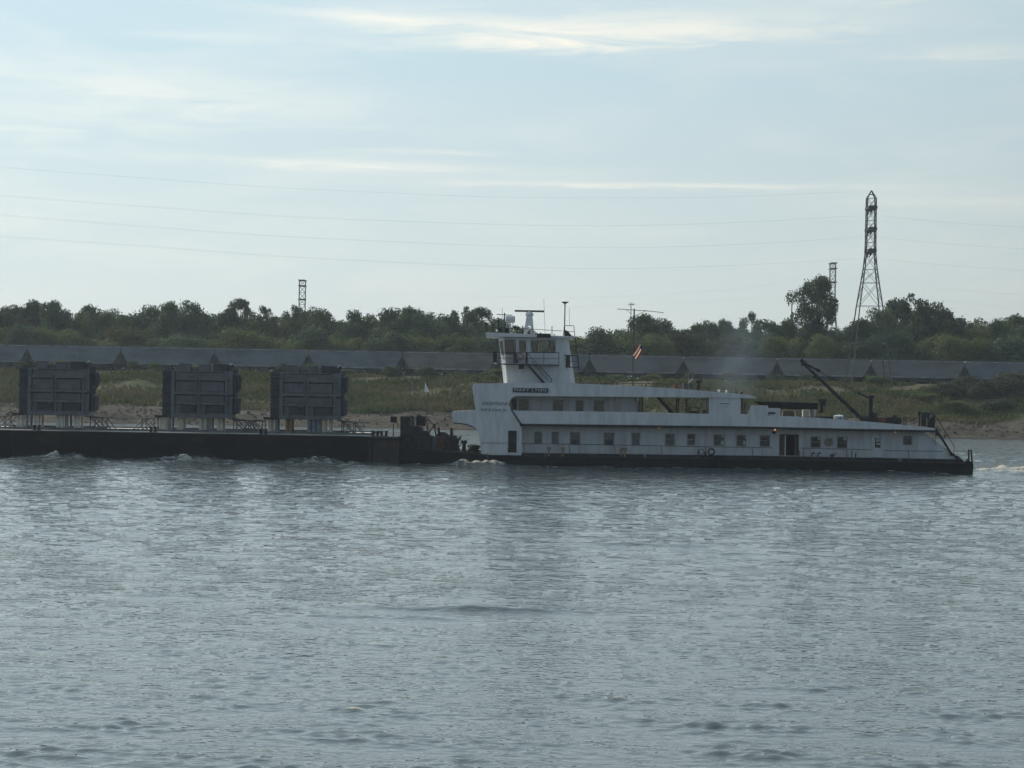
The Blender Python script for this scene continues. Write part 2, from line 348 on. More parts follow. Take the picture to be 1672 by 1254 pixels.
WM = watermat()
def build_water():
    rows = [24.]
    while rows[-1] < 392: rows.append(rows[-1] * 1.0024)
    rows = np.array(rows); nc = 1150; u = np.linspace(-.36, .36, nc)
    Y = np.repeat(rows[:, None], nc, 1); X = u[None, :] * Y
    dY = np.repeat((rows * .0024)[:, None], nc, 1)
    Z = np.zeros_like(X); r = np.random.default_rng(21)
    inter = np.clip(.8 + .9 * fbm(X*.6, Y, 15, 1.9, 4), .2, 2.6)
    patch = np.clip(1 + .42 * fbm(X*.35, Y, 5, .06, 5), .4, 1.6)
    K = 130
    for i in range(K):
        lam = 10 ** r.uniform(math.log10(.2), math.log10(4.5)); k = 2*math.pi/lam
        th = math.radians(90 + r.normal(0, 38)); ph = r.uniform(0, 6.28)
        sl = .125 / math.sqrt(K) * math.sqrt(2) * (1.0 if lam < 2.2 else .7)
        far_ = np.clip((Y - 45) / 75, .2, 1) if lam > .95 else (.75 if lam > .6 else 1.15)
        att = far_ * np.clip((lam / (dY * 1.0) - 1.8) / 2.0, 0, 1)
        arg = k * (X*math.cos(th) + Y*math.sin(th)) + ph
        s = np.sin(arg + .35*np.sin(arg*.37+ph)); Z += att * sl / k * (s + .35*s*s) * patch * (inter if lam < 1.6 else 1)
    foam_glint = np.zeros_like(X)
    cr_ = Z / (np.abs(Z).mean(1, keepdims=True) * 1.25 + 1e-4); glint_fleck = np.clip((cr_ - 2.35) * 1.6, 0, 1) * np.clip(.55 + .5*fbm(X, Y, 33, .5, 3) - X/60, 0, 1)
    foam_glint = np.maximum(foam_glint, .78 * glint_fleck)  # pale crest flecks stand in for sun glints, denser to the left
    def hump(px, Y0, sx, sy, h, f):
        nonlocal Z, foam_glint
        x0 = (px - CX) * Y0 / F; q = np.exp(-((X-x0)/sx)**2 - ((Y-Y0)/sy)**2)
        wob = 1 + .35*fbm(X, Y, int(px) % 97, 2.6, 4); Z += h * q * wob; foam_glint = np.maximum(foam_glint, f * q * np.clip(wob, .3, 1.5))
    for px in (100, 312, 520): hump(px, 198.0, 3.8, 1.4, .50, .47); hump(px+8, 194, 5, 1.6, .16, .2); hump(px - 12, 199.3, 2.0, .5, .25, .52)
    hump(690, 198.9, 1.2, .7, .2, .75)
    hump(752, 199.0, 1.6, .6, .4, .8); hump(785, 198.4, 2.4, .9, .42, .95); hump(815, 197.6, 3.2, 1.2, .22, .6)
    hump(900, 196.5, 6, 2, .12, .48); hump(1000, 198.5, 6, 1.0, .1, .4); hump(1130, 198.7, 7, .8, .08, .36)
    for px in range(870, 1590, 22): hump(px + random.uniform(-8, 8), 199.2, random.uniform(.6, 2.0), .45, random.uniform(.05, .14), random.uniform(.2, .62))
    for px in range(30, 640, 24): hump(px + random.uniform(-8, 8), 199.3, random.uniform(.6, 1.6), .4, random.uniform(.04, .12), random.uniform(.1, .5))
    for px in (1612, 1640, 1672, 1710, 1760, 1830): hump(px, 205 + random.uniform(-2, 2), 2.6, 2.2, .26, .86); hump(px + 9, 201, 2.2, 1.4, .16, .7)
    # brown boil lines and slicks out on the river
    for (px, py, sx, sy, h) in ((740, 998, 3.4, .35, .12), (860, 1000, 2.6, .3, .10), (1080, 893, 5, .5, .13), (300, 975, 2.2, .35, .08), (1150, 905, 5, .6, .1), (640, 1010, 2, .3, .08)):
        yy = HC * F / (py - HY - (px - CX) * TH); x0 = (px - CX) * yy / F
        Z += h * np.exp(-((X-x0)/sx)**2 - ((Y-yy + .08*(X-x0))/sy)**2)
    edge = np.clip((.36 - np.abs(u)) / .02, 0, 1)[None, :]
    Z = Z * edge
    nr = len(rows); me = bpy.data.meshes.new('river_water')
    nx = nc
    # flat skirts so one sheet reaches far upstream and downstream
    V = np.stack([X, Y, Z], -1).reshape(-1, 3)
    i = np.arange(nx-1)[None, :] + np.arange(nr-1)[:, None]*nx
    q = np.stack([i, i+1, i+nx+1, i+nx], -1).reshape(-1, 4)
    ex = []; fx = []; b = len(V)
    for sgn, col in ((-1, 0), (1, nx-1)):
        step = list(range(0, nr, 40)) + [nr-1]
        st = len(ex) + b
        for k in step: ex.append((sgn*1400., rows[k], 0.))
        for a in range(len(step)-1):
            inner = [int(j*nx+col) for j in range(step[a], step[a+1]+1)]
            fx.append(tuple(inner) + (st+a+1, st+a))
    st = len(ex)+b; ex += [(-1400., -60., 0.), (1400., -60., 0.)]
    fx.append(tuple([b, st, st+1, b + len(list(range(0, nr, 40)))+1]) + tuple(int(j) for j in range(nx-1, -1, -1)))
    V = np.concatenate([V, np.array(ex)]);
    loops = np.concatenate([q.ravel()] + [np.array(f) for f in fx]).astype(np.int32)
    sizes = np.concatenate([np.full(len(q), 4), [len(f) for f in fx]]); starts = np.concatenate([[0], np.cumsum(sizes)[:-1]]).astype(np.int32)
    me.vertices.add(len(V)); me.vertices.foreach_set('co', V.astype(np.float32).ravel())
    me.loops.add(len(loops)); me.loops.foreach_set('vertex_index', loops)
    me.polygons.add(len(sizes)); me.polygons.foreach_set('loop_start', starts); me.polygons.foreach_set('use_smooth', [True]*len(sizes))
    a = me.attributes.new('foam_glint', 'FLOAT', 'POINT'); fv = np.zeros(len(V), np.float32); fv[:X.size] = (foam_glint*edge).ravel(); a.data.foreach_set('value', fv)
    me.update(calc_edges=True); me.materials.append(WM); o = bpy.data.objects.new('river_water', me); COL.objects.link(o); return tag(o, kind='structure')
build_water()

# ---------------------------------------------------------------- leaf clouds
def leaf_cloud(name, centres, radii, n, size, m, parent=None, flat=.75, loc=(0,0,0)):
    """n small leaf-clump faces spread over lobes at centres"""
    r = RNG; C = np.array(centres, float); Rr = np.array(radii, float)
    if Rr.ndim == 1: Rr = np.stack([Rr, Rr, Rr*flat], -1)
    w_ = (Rr[:,0]*Rr[:,2]); w_ = w_/w_.sum(); idx = r.choice(len(C), n, p=w_)
    d = r.normal(size=(n,3)); d /= np.linalg.norm(d, axis=1)[:,None]
    rad = np.clip(r.normal(.86, .2, n), .2, 1.25)[:,None]
    p = C[idx] + d*rad*Rr[idx]
    nrm = d + r.normal(0, .7, (n,3)); nrm /= np.linalg.norm(nrm, axis=1)[:,None]
    a = np.cross(nrm, r.normal(size=(n,3))); a /= np.linalg.norm(a, axis=1)[:,None]; b = np.cross(nrm, a)
    s = (size * r.uniform(.55, 1.5, n))[:,None]; t = s * r.uniform(.5, 1.0, n)[:,None]
    V = np.stack([p - a*s, p - b*t*.9 + a*s*.1, p + a*s, p + b*t], 1).reshape(-1,3) - np.array(loc)
    me = bpy.data.meshes.new(name); me.vertices.add(4*n); me.vertices.foreach_set('co', V.astype(np.float32).ravel())
    me.loops.add(4*n); me.loops.foreach_set('vertex_index', np.arange(4*n, dtype=np.int32)); me.polygons.add(n); me.polygons.foreach_set('loop_start', np.arange(0, 4*n, 4, dtype=np.int32))
    me.update(calc_edges=True); me.materials.append(m); o = bpy.data.objects.new(name, me); COL.objects.link(o); o['_w'] = list(loc)
    if parent is not None: o.parent = parent
    return o
def trunk_mesh(h, lobes, r0, r, top=.5, spread=1.):
    mb = MB(); fork = Vector((random.uniform(-.02,.02), random.uniform(-.02,.02), h*.34))
    mb.tube((0,0,-.02), fork, r0, 8, r0*.75)
    tip = Vector((0,0,h*.72)); mb.tube(fork, tip, r0*.72, 7, r0*.3)
    for c in lobes:
        k = random.uniform(0, .8); s = fork.lerp(tip, k); e = Vector(c); mid = s.lerp(e, .5) + Vector((0,0,-.03))
        mb.tube(s, mid, r0*.38, 5, r0*.22); mb.tube(mid, e, r0*.22, 4, r0*.06)
    return mb
def proto(kind, m, seed):
    """unit-height tree standing at the origin"""
    random.seed(seed); global RNG; RNG = np.random.default_rng(seed)
    t = thing('tree', None, 'tree', (0,0,0)); cs, rs = [], []
    if kind == 'dense':
        for i in range(34):
            a = random.uniform(0, 6.28); zz = random.uniform(-.85, 1.); rr = math.sqrt(max(0, 1-zz*zz)) * random.uniform(.35, 1.)
            s = random.uniform(.09, .16); cs.append((rr*.40*math.cos(a), rr*.40*math.sin(a), .57 + zz*.35)); rs.append(s*(1.1 - .3*max(zz,0)))
        n, sz = 8500, .015
    elif kind == 'open':
        for i in range(30):
            a = random.uniform(0, 6.28); zz = random.uniform(-.75, 1.); rr = math.sqrt(max(0, 1-zz*zz)) * random.uniform(.3, 1.1)
            s = random.uniform(.055, .105); cs.append((rr*.36*math.cos(a), rr*.36*math.sin(a), .60 + zz*.37)); rs.append(s)
        n, sz = 5200, .0135
    elif kind == 'big':
        for i in range(52):
            a = random.uniform(0, 6.28); zz = random.uniform(-.8, 1.); rr = math.sqrt(max(0, 1-zz*zz)) * random.uniform(.3, 1.05)
            s = random.uniform(.055, .105); cs.append((rr*.40*math.cos(a), rr*.40*math.sin(a), .66 + zz*.31)); rs.append(s)
        n, sz = 13000, .0105
    else:
        for i in range(26):
            a = random.uniform(0, 6.28); zz = random.uniform(-.2, 1.); rr = math.sqrt(max(0, 1-zz*zz)) * random.uniform(.3, 1.)
            s = random.uniform(.14, .22); cs.append((rr*.5*math.cos(a), rr*.5*math.sin(a), .28 + zz*.55)); rs.append(s)
        n, sz = 6500, .021
    tb = trunk_mesh(1., cs if kind in ('open', 'big') else cs[::3], .020 if kind == 'open' else .024, None)
    tb.build('trunk', M['bark'], t); leaf_cloud('crown', cs, rs, n, sz, m, t)
    return t
PD = [proto('dense', M['leaf'], 11), proto('dense', M['leaf'], 12), proto('dense', M['leaf'], 13), proto('dense', M['leaf2'], 14)]
PO = [proto('open', M['leaf'], 31), proto('open', M['leaf'], 32), proto('open', M['leaf'], 33)]
PB = [proto('bush', M['leaf2'], 51), proto('bush', M['leaf'], 52), proto('bush', M['leaf3'], 53)]
USED = set()
def place_tree(pr, name, px, top, width, Y, label, cat, group, basez=None, pick=None):
    """stand a tree so its foot is on the land at distance Y"""
    x, zt = P(px, top, Y); bz = float(land_z(np.array([x]), np.array([float(Y)]))[0]) - .15 if basez is None else basez
    h = zt - bz; wd = width * Y / F
    if id(pr) in USED: o = copy_tree(pr, (x, Y, bz), label)
    else: USED.add(id(pr)); KIDS.setdefault(pr.name, list(pr.children)); o = pr; o.location = (x, Y, bz); o['label'] = label
    base_w = {'bush': 1.25}.get(name if name == 'bush' else '', .98)
    q = wd / base_w; o.scale = (q, q, h); o.rotation_euler = (0, 0, random.uniform(0, 6.28)); o['category'] = cat; o['group'] = group
    o.name = name; return o
SPANS = [(0, 120, 'above the leftmost machinery load'), (120, 262, 'between left and middle loads'), (262, 400, 'above the middle machinery load'),
         (400, 560, 'around the narrow left pylon'), (560, 700, 'between third load and push knees'), (700, 812, 'just left of the pilothouse'),
         (812, 1000, 'just right of the pilothouse'), (1000, 1110, 'behind the flag mast'), (1110, 1210, 'above the towboat vents'), (1210, 1300, 'left of the tall open tree'),
         (1300, 1400, 'between open tree and tall pylon'), (1400, 1545, 'right of the tall pylon'), (1545, 1720, 'at the right end above the stern'), (-60, 0, 'at the far left edge')]
ORD = ['first', 'second', 'third', 'fourth', 'fifth', 'sixth', 'seventh', 'eighth', 'ninth', 'tenth']
def labels(items, what):
    """items sorted left to right: name each by its place among its neighbours in a span"""
    out = {}
    for a, b, w_ in SPANS:
        ins = [i for i, it in enumerate(items) if a <= it[0] < b]
        for k, i in enumerate(ins):
            out[i] = (what + ' ' + w_) if len(ins) == 1 else f'{ORD[k]} from left of the {what}s {w_}'
    return out
back = [(-14,500,60,0),(16,499,44,1),(50,494,46,0),(86,495,50,0),(122,504,44,3),(150,502,46,0),(180,506,40,1),(214,501,44,2),(246,499,46,1),(280,497,52,0),
        (312,492,44,1),(345,503,44,2),(374,504,34,0),(392,494,46,11),(430,506,44,10),(462,512,44,3),(482,505,40,10),(520,503,48,1),(562,514,46,2),(581,507,36,1),(610,511,48,3),
        (640,504,52,1),(672,505,54,0),(704,510,48,2),(728,514,40,1),(757,505,52,12),(785,508,46,11),(812,520,50,0),(850,530,50,1),(890,536,50,2),(930,548,44,0),(962,551,36,2),(990,547,42,0),(1018,540,40,1),
        (1050,513,58,0),(1082,517,56,1),(1108,527,44,2),(1135,528,42,0),(1159,521,36,1),(1183,521,34,0),(1206,530,36,2),(1226,512,48,10),(1254,519,48,1),(1283,520,44,0),
        (1352,533,60,1),(1385,526,50,2),(1404,520,44,0),(1436,500,50,1),(1466,488,56,0),(1492,480,62,12),(1520,490,58,1),(1548,505,54,0),(1578,521,50,2),(1606,522,46,3),(1632,517,40,1),(1660,526,50,2),(1692,520,54,0)]
lb = labels(back, 'tall back-row tree')
random.seed(3)
for i, (px, top, wd, k) in enumerate(back):
    pr = (PO[k-10] if k >= 10 else PD[k]); 
    place_tree(pr, 'tree', px, top - (4 if px < 800 else 0), wd*(1.9 if k < 10 else 1.5), 458 + random.uniform(-9, 12), lb[i], 'tree', 'trees behind the freight train')
PO.append(proto('big', M['leaf'], 43)); place_tree(PO[3], 'tree', 1335, 453, 112, 446, 'tallest tree, loose open crown with sky gaps, beside the short far pylon', 'tree', 'trees behind the freight train')
far = [(x_ + random.uniform(-8, 8), (508 if x_ < 800 else 543 - .0 * x_ if x_ < 1000 else 530 if x_ < 1400 else 512) + random.uniform(-2, 8) , random.uniform(95, 130), i_ % 4) for i_, x_ in enumerate(range(-20, 1720, 42)) if not 838 < x_ < 940]
fl2 = labels(far, 'half hidden rear tree')
for i, (px, top, wd, k) in enumerate(far):
    place_tree(PD[k], 'tree', px, top, wd, 486 + random.uniform(-5, 8), fl2[i], 'tree', 'farthest trees behind the freight train')
front = []
x = -30
while x < 1710:
    front.append((x, random.uniform(529, 556) + .008*(x-836), random.uniform(56, 92), random.choice([0, 0, 1, 2]))); x += random.uniform(24, 36)
fl = labels(front, 'low green front-row tree')
for i, (px, top, wd, k) in enumerate(front):
    place_tree(PB[k] if k != 2 or px > 900 else PD[3], 'tree', px, top, wd, 437 + random.uniform(-4, 6), fl[i], 'tree', 'low trees along the back of the train')
bsh = [(1512,640,62,0),(1545,622,80,2),(1580,612,84,2),(1615,618,80,2),(1650,604,90,2),(1690,612,80,2),(1560,652,60,0),(1630,650,70,2)]
bl = ['leftmost small bush of the shore thicket behind the stern rail', 'wide grey-green willow bush just right of the aft stair top', 'tall grey-green willow bush in the middle of the shore thicket',
      'grey-green willow bush between the two tallest of the shore thicket', 'tallest grey-green willow bush of the shore thicket at right', 'grey-green willow bush cut by the right edge of the view',
      'low green bush in front of the shore thicket, behind the stair', 'low grey-green bush in front of the shore thicket, nearest the right edge']
for i, (px, top, wd, k) in enumerate(bsh):
    place_tree(PB[k], 'bush', px, top, wd, 396 + (i % 3) * 3 if i < 6 else 389, bl[i], 'bush', 'bushes on the far bank')
foot = [(x_ + random.uniform(-16, 16), random.uniform(598, 608) + .0175*(x_-836), random.uniform(26, 60), random.choice([0, 1])) for x_ in range(20, 1480, 62)]
fl3 = labels(foot, 'scrub bush below the hopper cars')
for i, (px, top, wd, k) in enumerate(foot): place_tree(PB[k], 'bush', px, top, wd, 413.5 + random.uniform(-2, 1), fl3[i].replace('from left of the scrub bush below the hopper carss', 'scrub bush from left below the hopper cars,'), 'bush', 'scrub at the foot of the freight train')
# understorey that reads as one dark mass behind the train
cs = []; rs = []
for x in np.arange(-125, 128, 2.2):
    cs.append((x, 444 + random.uniform(-2, 2), 10.2)); rs.append(2.4)
    for k in range(2): cs.append((x + random.uniform(-1, 1), 448 + 6*k + random.uniform(-2, 2), 9.6 + random.uniform(1.0, 6.2) + k*1.5)); rs.append(random.uniform(1.6, 2.6))
uo = leaf_cloud('undergrowth', cs, rs, 90000, .28, M['leaf']); tag(uo, 'dense dark undergrowth filling the wood behind the freight train', 'undergrowth', kind='stuff')
for pr in PD + PO + PB:
    if id(pr) not in USED:
        for ch in list(pr.children): bpy.data.objects.remove(ch)
        bpy.data.objects.remove(pr)

# bank weeds and rubble
def scatter_weeds():
    r = np.random.default_rng(9); n = 90000
    x = r.uniform(-105, 105, n); d = r.uniform(9, 42, n); y = shore_y(x) + d
    keep = (fbm(x*.5, y*1.6, 17, .35, 3) + np.interp(d, [9, 14, 30, 36, 42], [-.7, .6, .5, .15, .3])) > r.uniform(-.7, .9, n)
    x, y, d = x[keep], y[keep], d[keep]; n = len(x); z = land_z(x, y)
    h = r.uniform(.25, .8, n) * (1 + .6*(fbm(x, y, 8, .2, 2) > .5)); wd = r.uniform(.1, .32, n); a = r.uniform(0, 3.14, n); ln = r.normal(0, .22, (n, 2))
    ca, sa = np.cos(a)*wd, np.sin(a)*wd
    V = np.stack([np.stack([x-ca, y-sa, z-.05], -1), np.stack([x+ca, y+sa, z-.05], -1), np.stack([x+ca*.6+ln[:,0], y+sa*.6+ln[:,1], z+h*.9], -1), np.stack([x-ca*.3+ln[:,0], y-sa*.3+ln[:,1], z+h], -1)], 1).reshape(-1, 3)
    me = bpy.data.meshes.new('bank_grass'); me.vertices.add(4*n); me.vertices.foreach_set('co', V.astype(np.float32).ravel())
    me.loops.add(4*n); me.loops.foreach_set('vertex_index', np.arange(4*n, dtype=np.int32)); me.polygons.add(n); me.polygons.foreach_set('loop_start', np.arange(0, 4*n, 4, dtype=np.int32))
    me.update(calc_edges=True); me.materials.append(mat('weed green', (.07,.10,.025), (.15,.13,.055), .8, scale=.12, stretch=(.5,1.2,1), lo=.4, hi=.6, trans=.35, spec=.2))
    o = bpy.data.objects.new('bank_grass', me); COL.objects.link(o); tag(o, 'green and yellow weeds covering the upper slope of the far bank', 'grass', kind='stuff')
    mb = MB()
    for i in range(1500):
        xx = random.uniform(-100, 100); dd = abs(random.gauss(0, 4)) + random.uniform(-.5, 8); yy = float(shore_y(xx)) + dd; zz = float(land_z(np.array([xx]), np.array([yy]))[0])
        s = random.uniform(.05, .22) * (1.7 if random.random() < .06 else 1); q = Euler((random.uniform(0,3), random.uniform(0,3), random.uniform(0,3))).to_matrix()
        vs = [q @ Vector((a*s*random.uniform(.6,1.3), b*s*random.uniform(.6,1.2), c*s*.7)) + Vector((xx, yy, zz+s*.1)) for a in (-1,1) for b in (-1,1) for c in (-1,1)]
        mb.add(vs, [(0,1,3,2),(4,6,7,5),(0,4,5,1),(2,3,7,6),(0,2,6,4),(1,5,7,3)])
    o = mb.build('rubble', mat('pale rubble stone', (.15,.12,.09), (.07,.055,.042), .9, scale=.5)); tag(o, 'pale broken stones scattered along the muddy waterline of the far bank', 'rubble', kind='stuff')
scatter_weeds()

# ---------------------------------------------------------------- freight train
RZ = 9.72
tb = MB()
for i in range(2): tb.box(-260, 260, 419.1 + i*1.5, 419.2 + i*1.5, RZ - .14, RZ)
tag(tb.build('railway_track', M['black']), 'dark railway rails under the row of hopper cars', 'rails')
bb = MB(); bb.prism([(0,0),(1,0),(1,1),(0,1)], 0, 0.001) if False else None
bm_ = MB(); bm_.add([(-260,416.6,RZ-.75),(260,416.6,RZ-.75),(260,418.1,RZ-.15),(-260,418.1,RZ-.15),(-260,421.6,RZ-.15),(260,421.6,RZ-.15),(260,423.2,RZ-.75),(-260,423.2,RZ-.75)], [(0,1,2,3),(3,2,5,4),(4,5,6,7),(0,4,7),(0,3,4),(1,6,5),(1,5,2),(0,7,6,1)])
tag(bm_.build('track_bed', mat('track ballast', (.07,.062,.055), (.11,.10,.09), .95, scale=2)), kind='structure')
CARL = 18.2; W = 1.55
def hopper(colA, colB):
    m = mat('hopper paint', colA, colB, .6, scale=.35, stretch=(.5,1,1.2), lo=.42, hi=.68, bump=.02, bscale=.4)
    t = thing('hopper_car', None, 'freight car', (0, 420, RZ)); L = CARL/2; b = MB()
    zt, zs, zb = 4.45, 1.25, .55
    body = [(-L+.1, zt), (-L+.1, zt-.95), (-L+1.35, zs), (L-1.35, zs), (L-.1, zt-.95), (L-.1, zt), (L-.5, zt+.1), (-L+.5, zt+.1)]
    b.prism([(a, c+RZ) for a, c in body], 420-W, 420+W)
    for k in range(13):                                     # side stakes
        xx = -L+2.6 + k*(2*L-5.2)/12; b.box(xx-.05, xx+.05, 420-W-.07, 420-W+.02, RZ+zs+.05, RZ+zt-.1)
    b.build('body', m, t)
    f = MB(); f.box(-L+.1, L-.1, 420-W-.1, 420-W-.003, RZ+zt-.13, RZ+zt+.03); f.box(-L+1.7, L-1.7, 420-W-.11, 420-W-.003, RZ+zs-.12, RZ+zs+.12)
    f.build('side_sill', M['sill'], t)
    r = MB(); r.box(-L+.5, L-.5, 419.7, 420.3, RZ+zt+.32, RZ+zt+.36)
    for k in range(8):
        xx = -L+1.5 + k*(2*L-3)/7; r.box(xx-.03, xx+.03, 419.75, 420.25, RZ+zt+.1, RZ+zt+.33)
    r.build('roof_walkway', M['lattice'], t)
    for k in range(3):
        xx = -4.2 + k*4.2; h = MB(); h.prism([(xx-2.0, RZ+zs-.13), (xx+2.0, RZ+zs-.13), (xx+.45, RZ+.35), (xx-.45, RZ+.35)], 420-W+.15, 420+W-.15); h.build('discharge_hopper', M['dgrey'], t)
    u = MB(); u.box(-L, L, 419.7, 420.3, RZ+.75, RZ+1.1)
    for s in (-1, 1):
        u.box(s*(L-.45)-.35, s*(L-.45)+.35, 420-W+.05, 420+W-.05, RZ+.85, RZ+1.12)
        for yy in (420-W+.1, 420+W-.1):
            u.tube((s*(L-.2), yy, RZ+1.1), (s*(L-.5), yy, RZ+zt-.7), .05); u.tube((s*(L-.55), yy, RZ+1.1), (s*(L-1.9), yy, RZ+zs+.6), .05)
        for k in range(7): u.tube((s*(L-.22), 420-W+.1, RZ+1.35+k*.36), (s*(L-.22), 420-W+.55, RZ+1.35+k*.36), .025)
    u.build('underframe', M['black'], t)
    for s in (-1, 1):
        e_ = MB(); e_.prism([(s*(L-1.75), RZ+zs-.2), (s*(L-.16), RZ+zs-.2), (s*(L-.16), RZ+zt-1.05)], 419.4, 420.6); e_.build('end_gap_shade', M['gapshade'], t)  # solid panel added to darken the triangular gap between cars
    for s in (-1, 1):
        g = MB(); cx = s*(L-1.9); g.box(cx-1.15, cx+1.15, 420-1.05, 420-.85, RZ+.36, RZ+.62); g.box(cx-1.15, cx+1.15, 420+.85, 420+1.05, RZ+.36, RZ+.62); g.box(cx-.3, cx+.3, 419, 421, RZ+.3, RZ+.8)
        bg_ = g.build('truck', M['black'], t)
        for q in (-.87, .87):
            wv = MB()
            for yy in (419.2, 420.7): wv.lathe((cx+q, yy, RZ+.46), [(.46, 0), (.46, .13)], 14, 'Y')
            wv.tube((cx+q, 419.2, RZ+.46), (cx+q, 420.8, RZ+.46), .08); wv.build('wheel_set', M['dgrey'], bg_)
    return t, m
cols = [((.21,.24,.265),(.13,.145,.16),'blue-grey'), ((.23,.215,.20),(.14,.11,.09),'brown-stained grey'), ((.235,.24,.245),(.155,.15,.145),'plain grey')]
hp = [hopper(a, b) for a, b, _ in cols]
usedh = set(); joints = [(-259 + 152.6*i) for i in range(15)]
order = [0,0,0,0,0,0,1,0,2,2,2,2,0,2]
hl = {0:'far left, half hidden off the frame', 2:'above the leftmost machinery load', 3:'between the left and middle machinery loads', 4:'right above the middle machinery load', 5:'left above the third machinery load', 6:'right of the third machinery load',
      7:'just left of the pilothouse', 8:'behind the pilothouse', 9:'behind the flag mast', 10:'above the towboat roof vents', 11:'behind the crane boom tip', 12:'behind the foot of the tall pylon', 13:'behind the shore thicket at right'}
for i in range(1, 14):
    k = order[i]; pxc = joints[i] + 76; X = (pxc - CX) * 420 / F; lab = f"{cols[k][2]} covered hopper car {hl.get(i, 'cut by the left edge of the view')}"
    if k in usedh: o = copy_tree(hp[k][0], (X, 420, RZ), lab)
    else: usedh.add(k); KIDS.setdefault(hp[k][0].name, list(hp[k][0].children)); o = hp[k][0]; o.location = (X, 420, RZ); o['label'] = lab
    o['group'] = 'covered hopper cars of the freight train'
# faded lettering on two of the cars
def text(s, name, x, y, z, size, m, parent=None, shear=0, ext=.01, space=1., wide=None):
    cu = bpy.data.curves.new(name, 'FONT'); cu.body = s; cu.size = size; cu.extrude = ext; cu.shear = shear; cu.space_character = space; cu.align_x = 'CENTER'; cu.align_y = 'CENTER'
    o = bpy.data.objects.new(name, cu); COL.objects.link(o); bpy.context.view_layer.update()
    me = bpy.data.meshes.new_from_object(o.evaluated_get(bpy.context.evaluated_depsgraph_get())); COL.objects.unlink(o); bpy.data.objects.remove(o)
    if wide:
        xs = [v.co.x for v in me.vertices]; k = wide/(max(xs)-min(xs)); 
        for v in me.vertices: v.co.x *= k
    me.materials.clear(); me.materials.append(m); q = bpy.data.objects.new(name, me); COL.objects.link(q)
    L = wl(parent) if parent else Vector((0,0,0)); q.location = Vector((x, y, z)) - L; q.rotation_euler = (R(90), 0, 0); q.parent = parent; q['_w'] = [x, y, z]; return q

# ---------------------------------------------------------------- pylons and wires
def lattice(mb, secs, cx, cy, r, r2):
    """secs: (z, halfwidth, flag) levels bottom up; X bracing between levels"""
    for (z0, h0, f0), (z1, h1, f1) in zip(secs[:-1], secs[1:]):
        c0 = [(cx+a*h0, cy+b*h0, z0) for a, b in ((-1,-1),(1,-1),(1,1),(-1,1))]; c1 = [(cx+a*h1, cy+b*h1, z1) for a, b in ((-1,-1),(1,-1),(1,1),(-1,1))]
        for i in range(4):
            j = (i+1) % 4; mb.tube(c0[i], c1[i], r, 4)
            if f0 != 'legs': mb.tube(c0[i], c1[j], r2, 4); mb.tube(c0[j], c1[i], r2, 4)
            mb.tube(c1[i], c1[j], r2, 4)
def pylonA():
    Y = 407.; k = Y/F; X, zt = P(1423, 311, Y); X2, _ = P(1414, 620, Y); bz = 9.3
    def Z(py): return P(1420, py, Y)[1]
    t = thing('pylon', 'tall lattice power pylon standing on the far bank in front of the train', 'pylon', (X, Y, bz)); a = MB()
    secs = [(bz-.4, 33*k, 'legs'), (Z(560), 25*k, 'legs'), (Z(500), 18.5*k, ''), (Z(462), 13*k, ''), (Z(440), 10*k, ''), (Z(415), 7.6*k, ''), (Z(396), 7.4*k, ''), (Z(378), 7.3*k, ''), (Z(360), 7.2*k, ''), (Z(342), 7.1*k, ''), (Z(324), 7*k, '')]
    lattice(a, secs, X, Y, .12, .05)
    for s in ((-1,-1),(1,-1),(1,1),(-1,1)):
        a.tube((X+s[0]*7*k, Y+s[1]*7*k, Z(324)), (X, Y, zt), .11, 4); a.tube((X+s[0]*3.5*k, Y+s[1]*3.5*k, Z(317.5)), (X-s[0]*3.5*k, Y+s[1]*3.5*k, Z(317.5)), .05, 4)
    a.build('lattice_mast', M['lattice'], t)
    for py in (340, 375, 410):
        c = MB(); c.box(X-7.2*k, X+7.2*k, Y-2.2, Y+2.2, Z(py+2.2), Z(py-2.2)); 
        for yy in (-1.9, 1.9): c.box(X-5*k, X+5*k, Y+yy-.25, Y+yy+.25, Z(py+4), Z(py-3.2))
        c.build('crossarm', M['lattice'], t)
        for yy in (-1.8, 1.8):
            ins = MB(); ins.tube((X-.1, Y+yy, Z(py+1)), (X-.5, Y+yy, Z(py+11)), .09, 6); ins.lathe((X-.3, Y+yy, Z(py+9)), [(.16,0),(.2,.3),(.16,.6),(.2,.9),(.12,1.1)], 8); ins.build('insulator', M['dgrey'], t)
    return X, Y
PX, PY = pylonA()
def pylonB(px, top, bot, Y, wpx, label):
    k = Y/F; X, zt = P(px, top, Y); t = thing('pylon', label, 'pylon', (X, Y, 9.6)); a = MB()
    Zf = lambda py: P(px, py, Y)[1]
    lev = [bot, top+76, top+56, top+39, top+31, top+20, top+9, top]; secs = [(9.4, wpx*1.9*k, '')] + [(Zf(p), wpx*(.5 + (.35 if p > top+80 else 0))*k, '') for p in lev[1:]]
    lattice(a, secs, X, Y, .10, .05)
    for p in (top+9, top+31, top): a.box(X-wpx*.5*k-.1, X+wpx*.5*k+.1, Y-3, Y+3, Zf(p+.7), Zf(p-.7))
    a.build('lattice_mast', M['lattice'], t)
pylonB(494, 458, 600, 640., 10, 'narrow far pylon rising behind the trees at left')
pylonB(1360, 430, 600, 640., 9, 'short far pylon rising behind the tall open tree')
pm = MB(); x, z = P(1293, 497, 470); pm.tube((x, 470, 9), (x, 470, z), .13, 6); tag(pm.build('pole', M['lattice'], loc=(x, 470, 9)), 'thin plain pole at the left side of the tall open tree', 'pole')
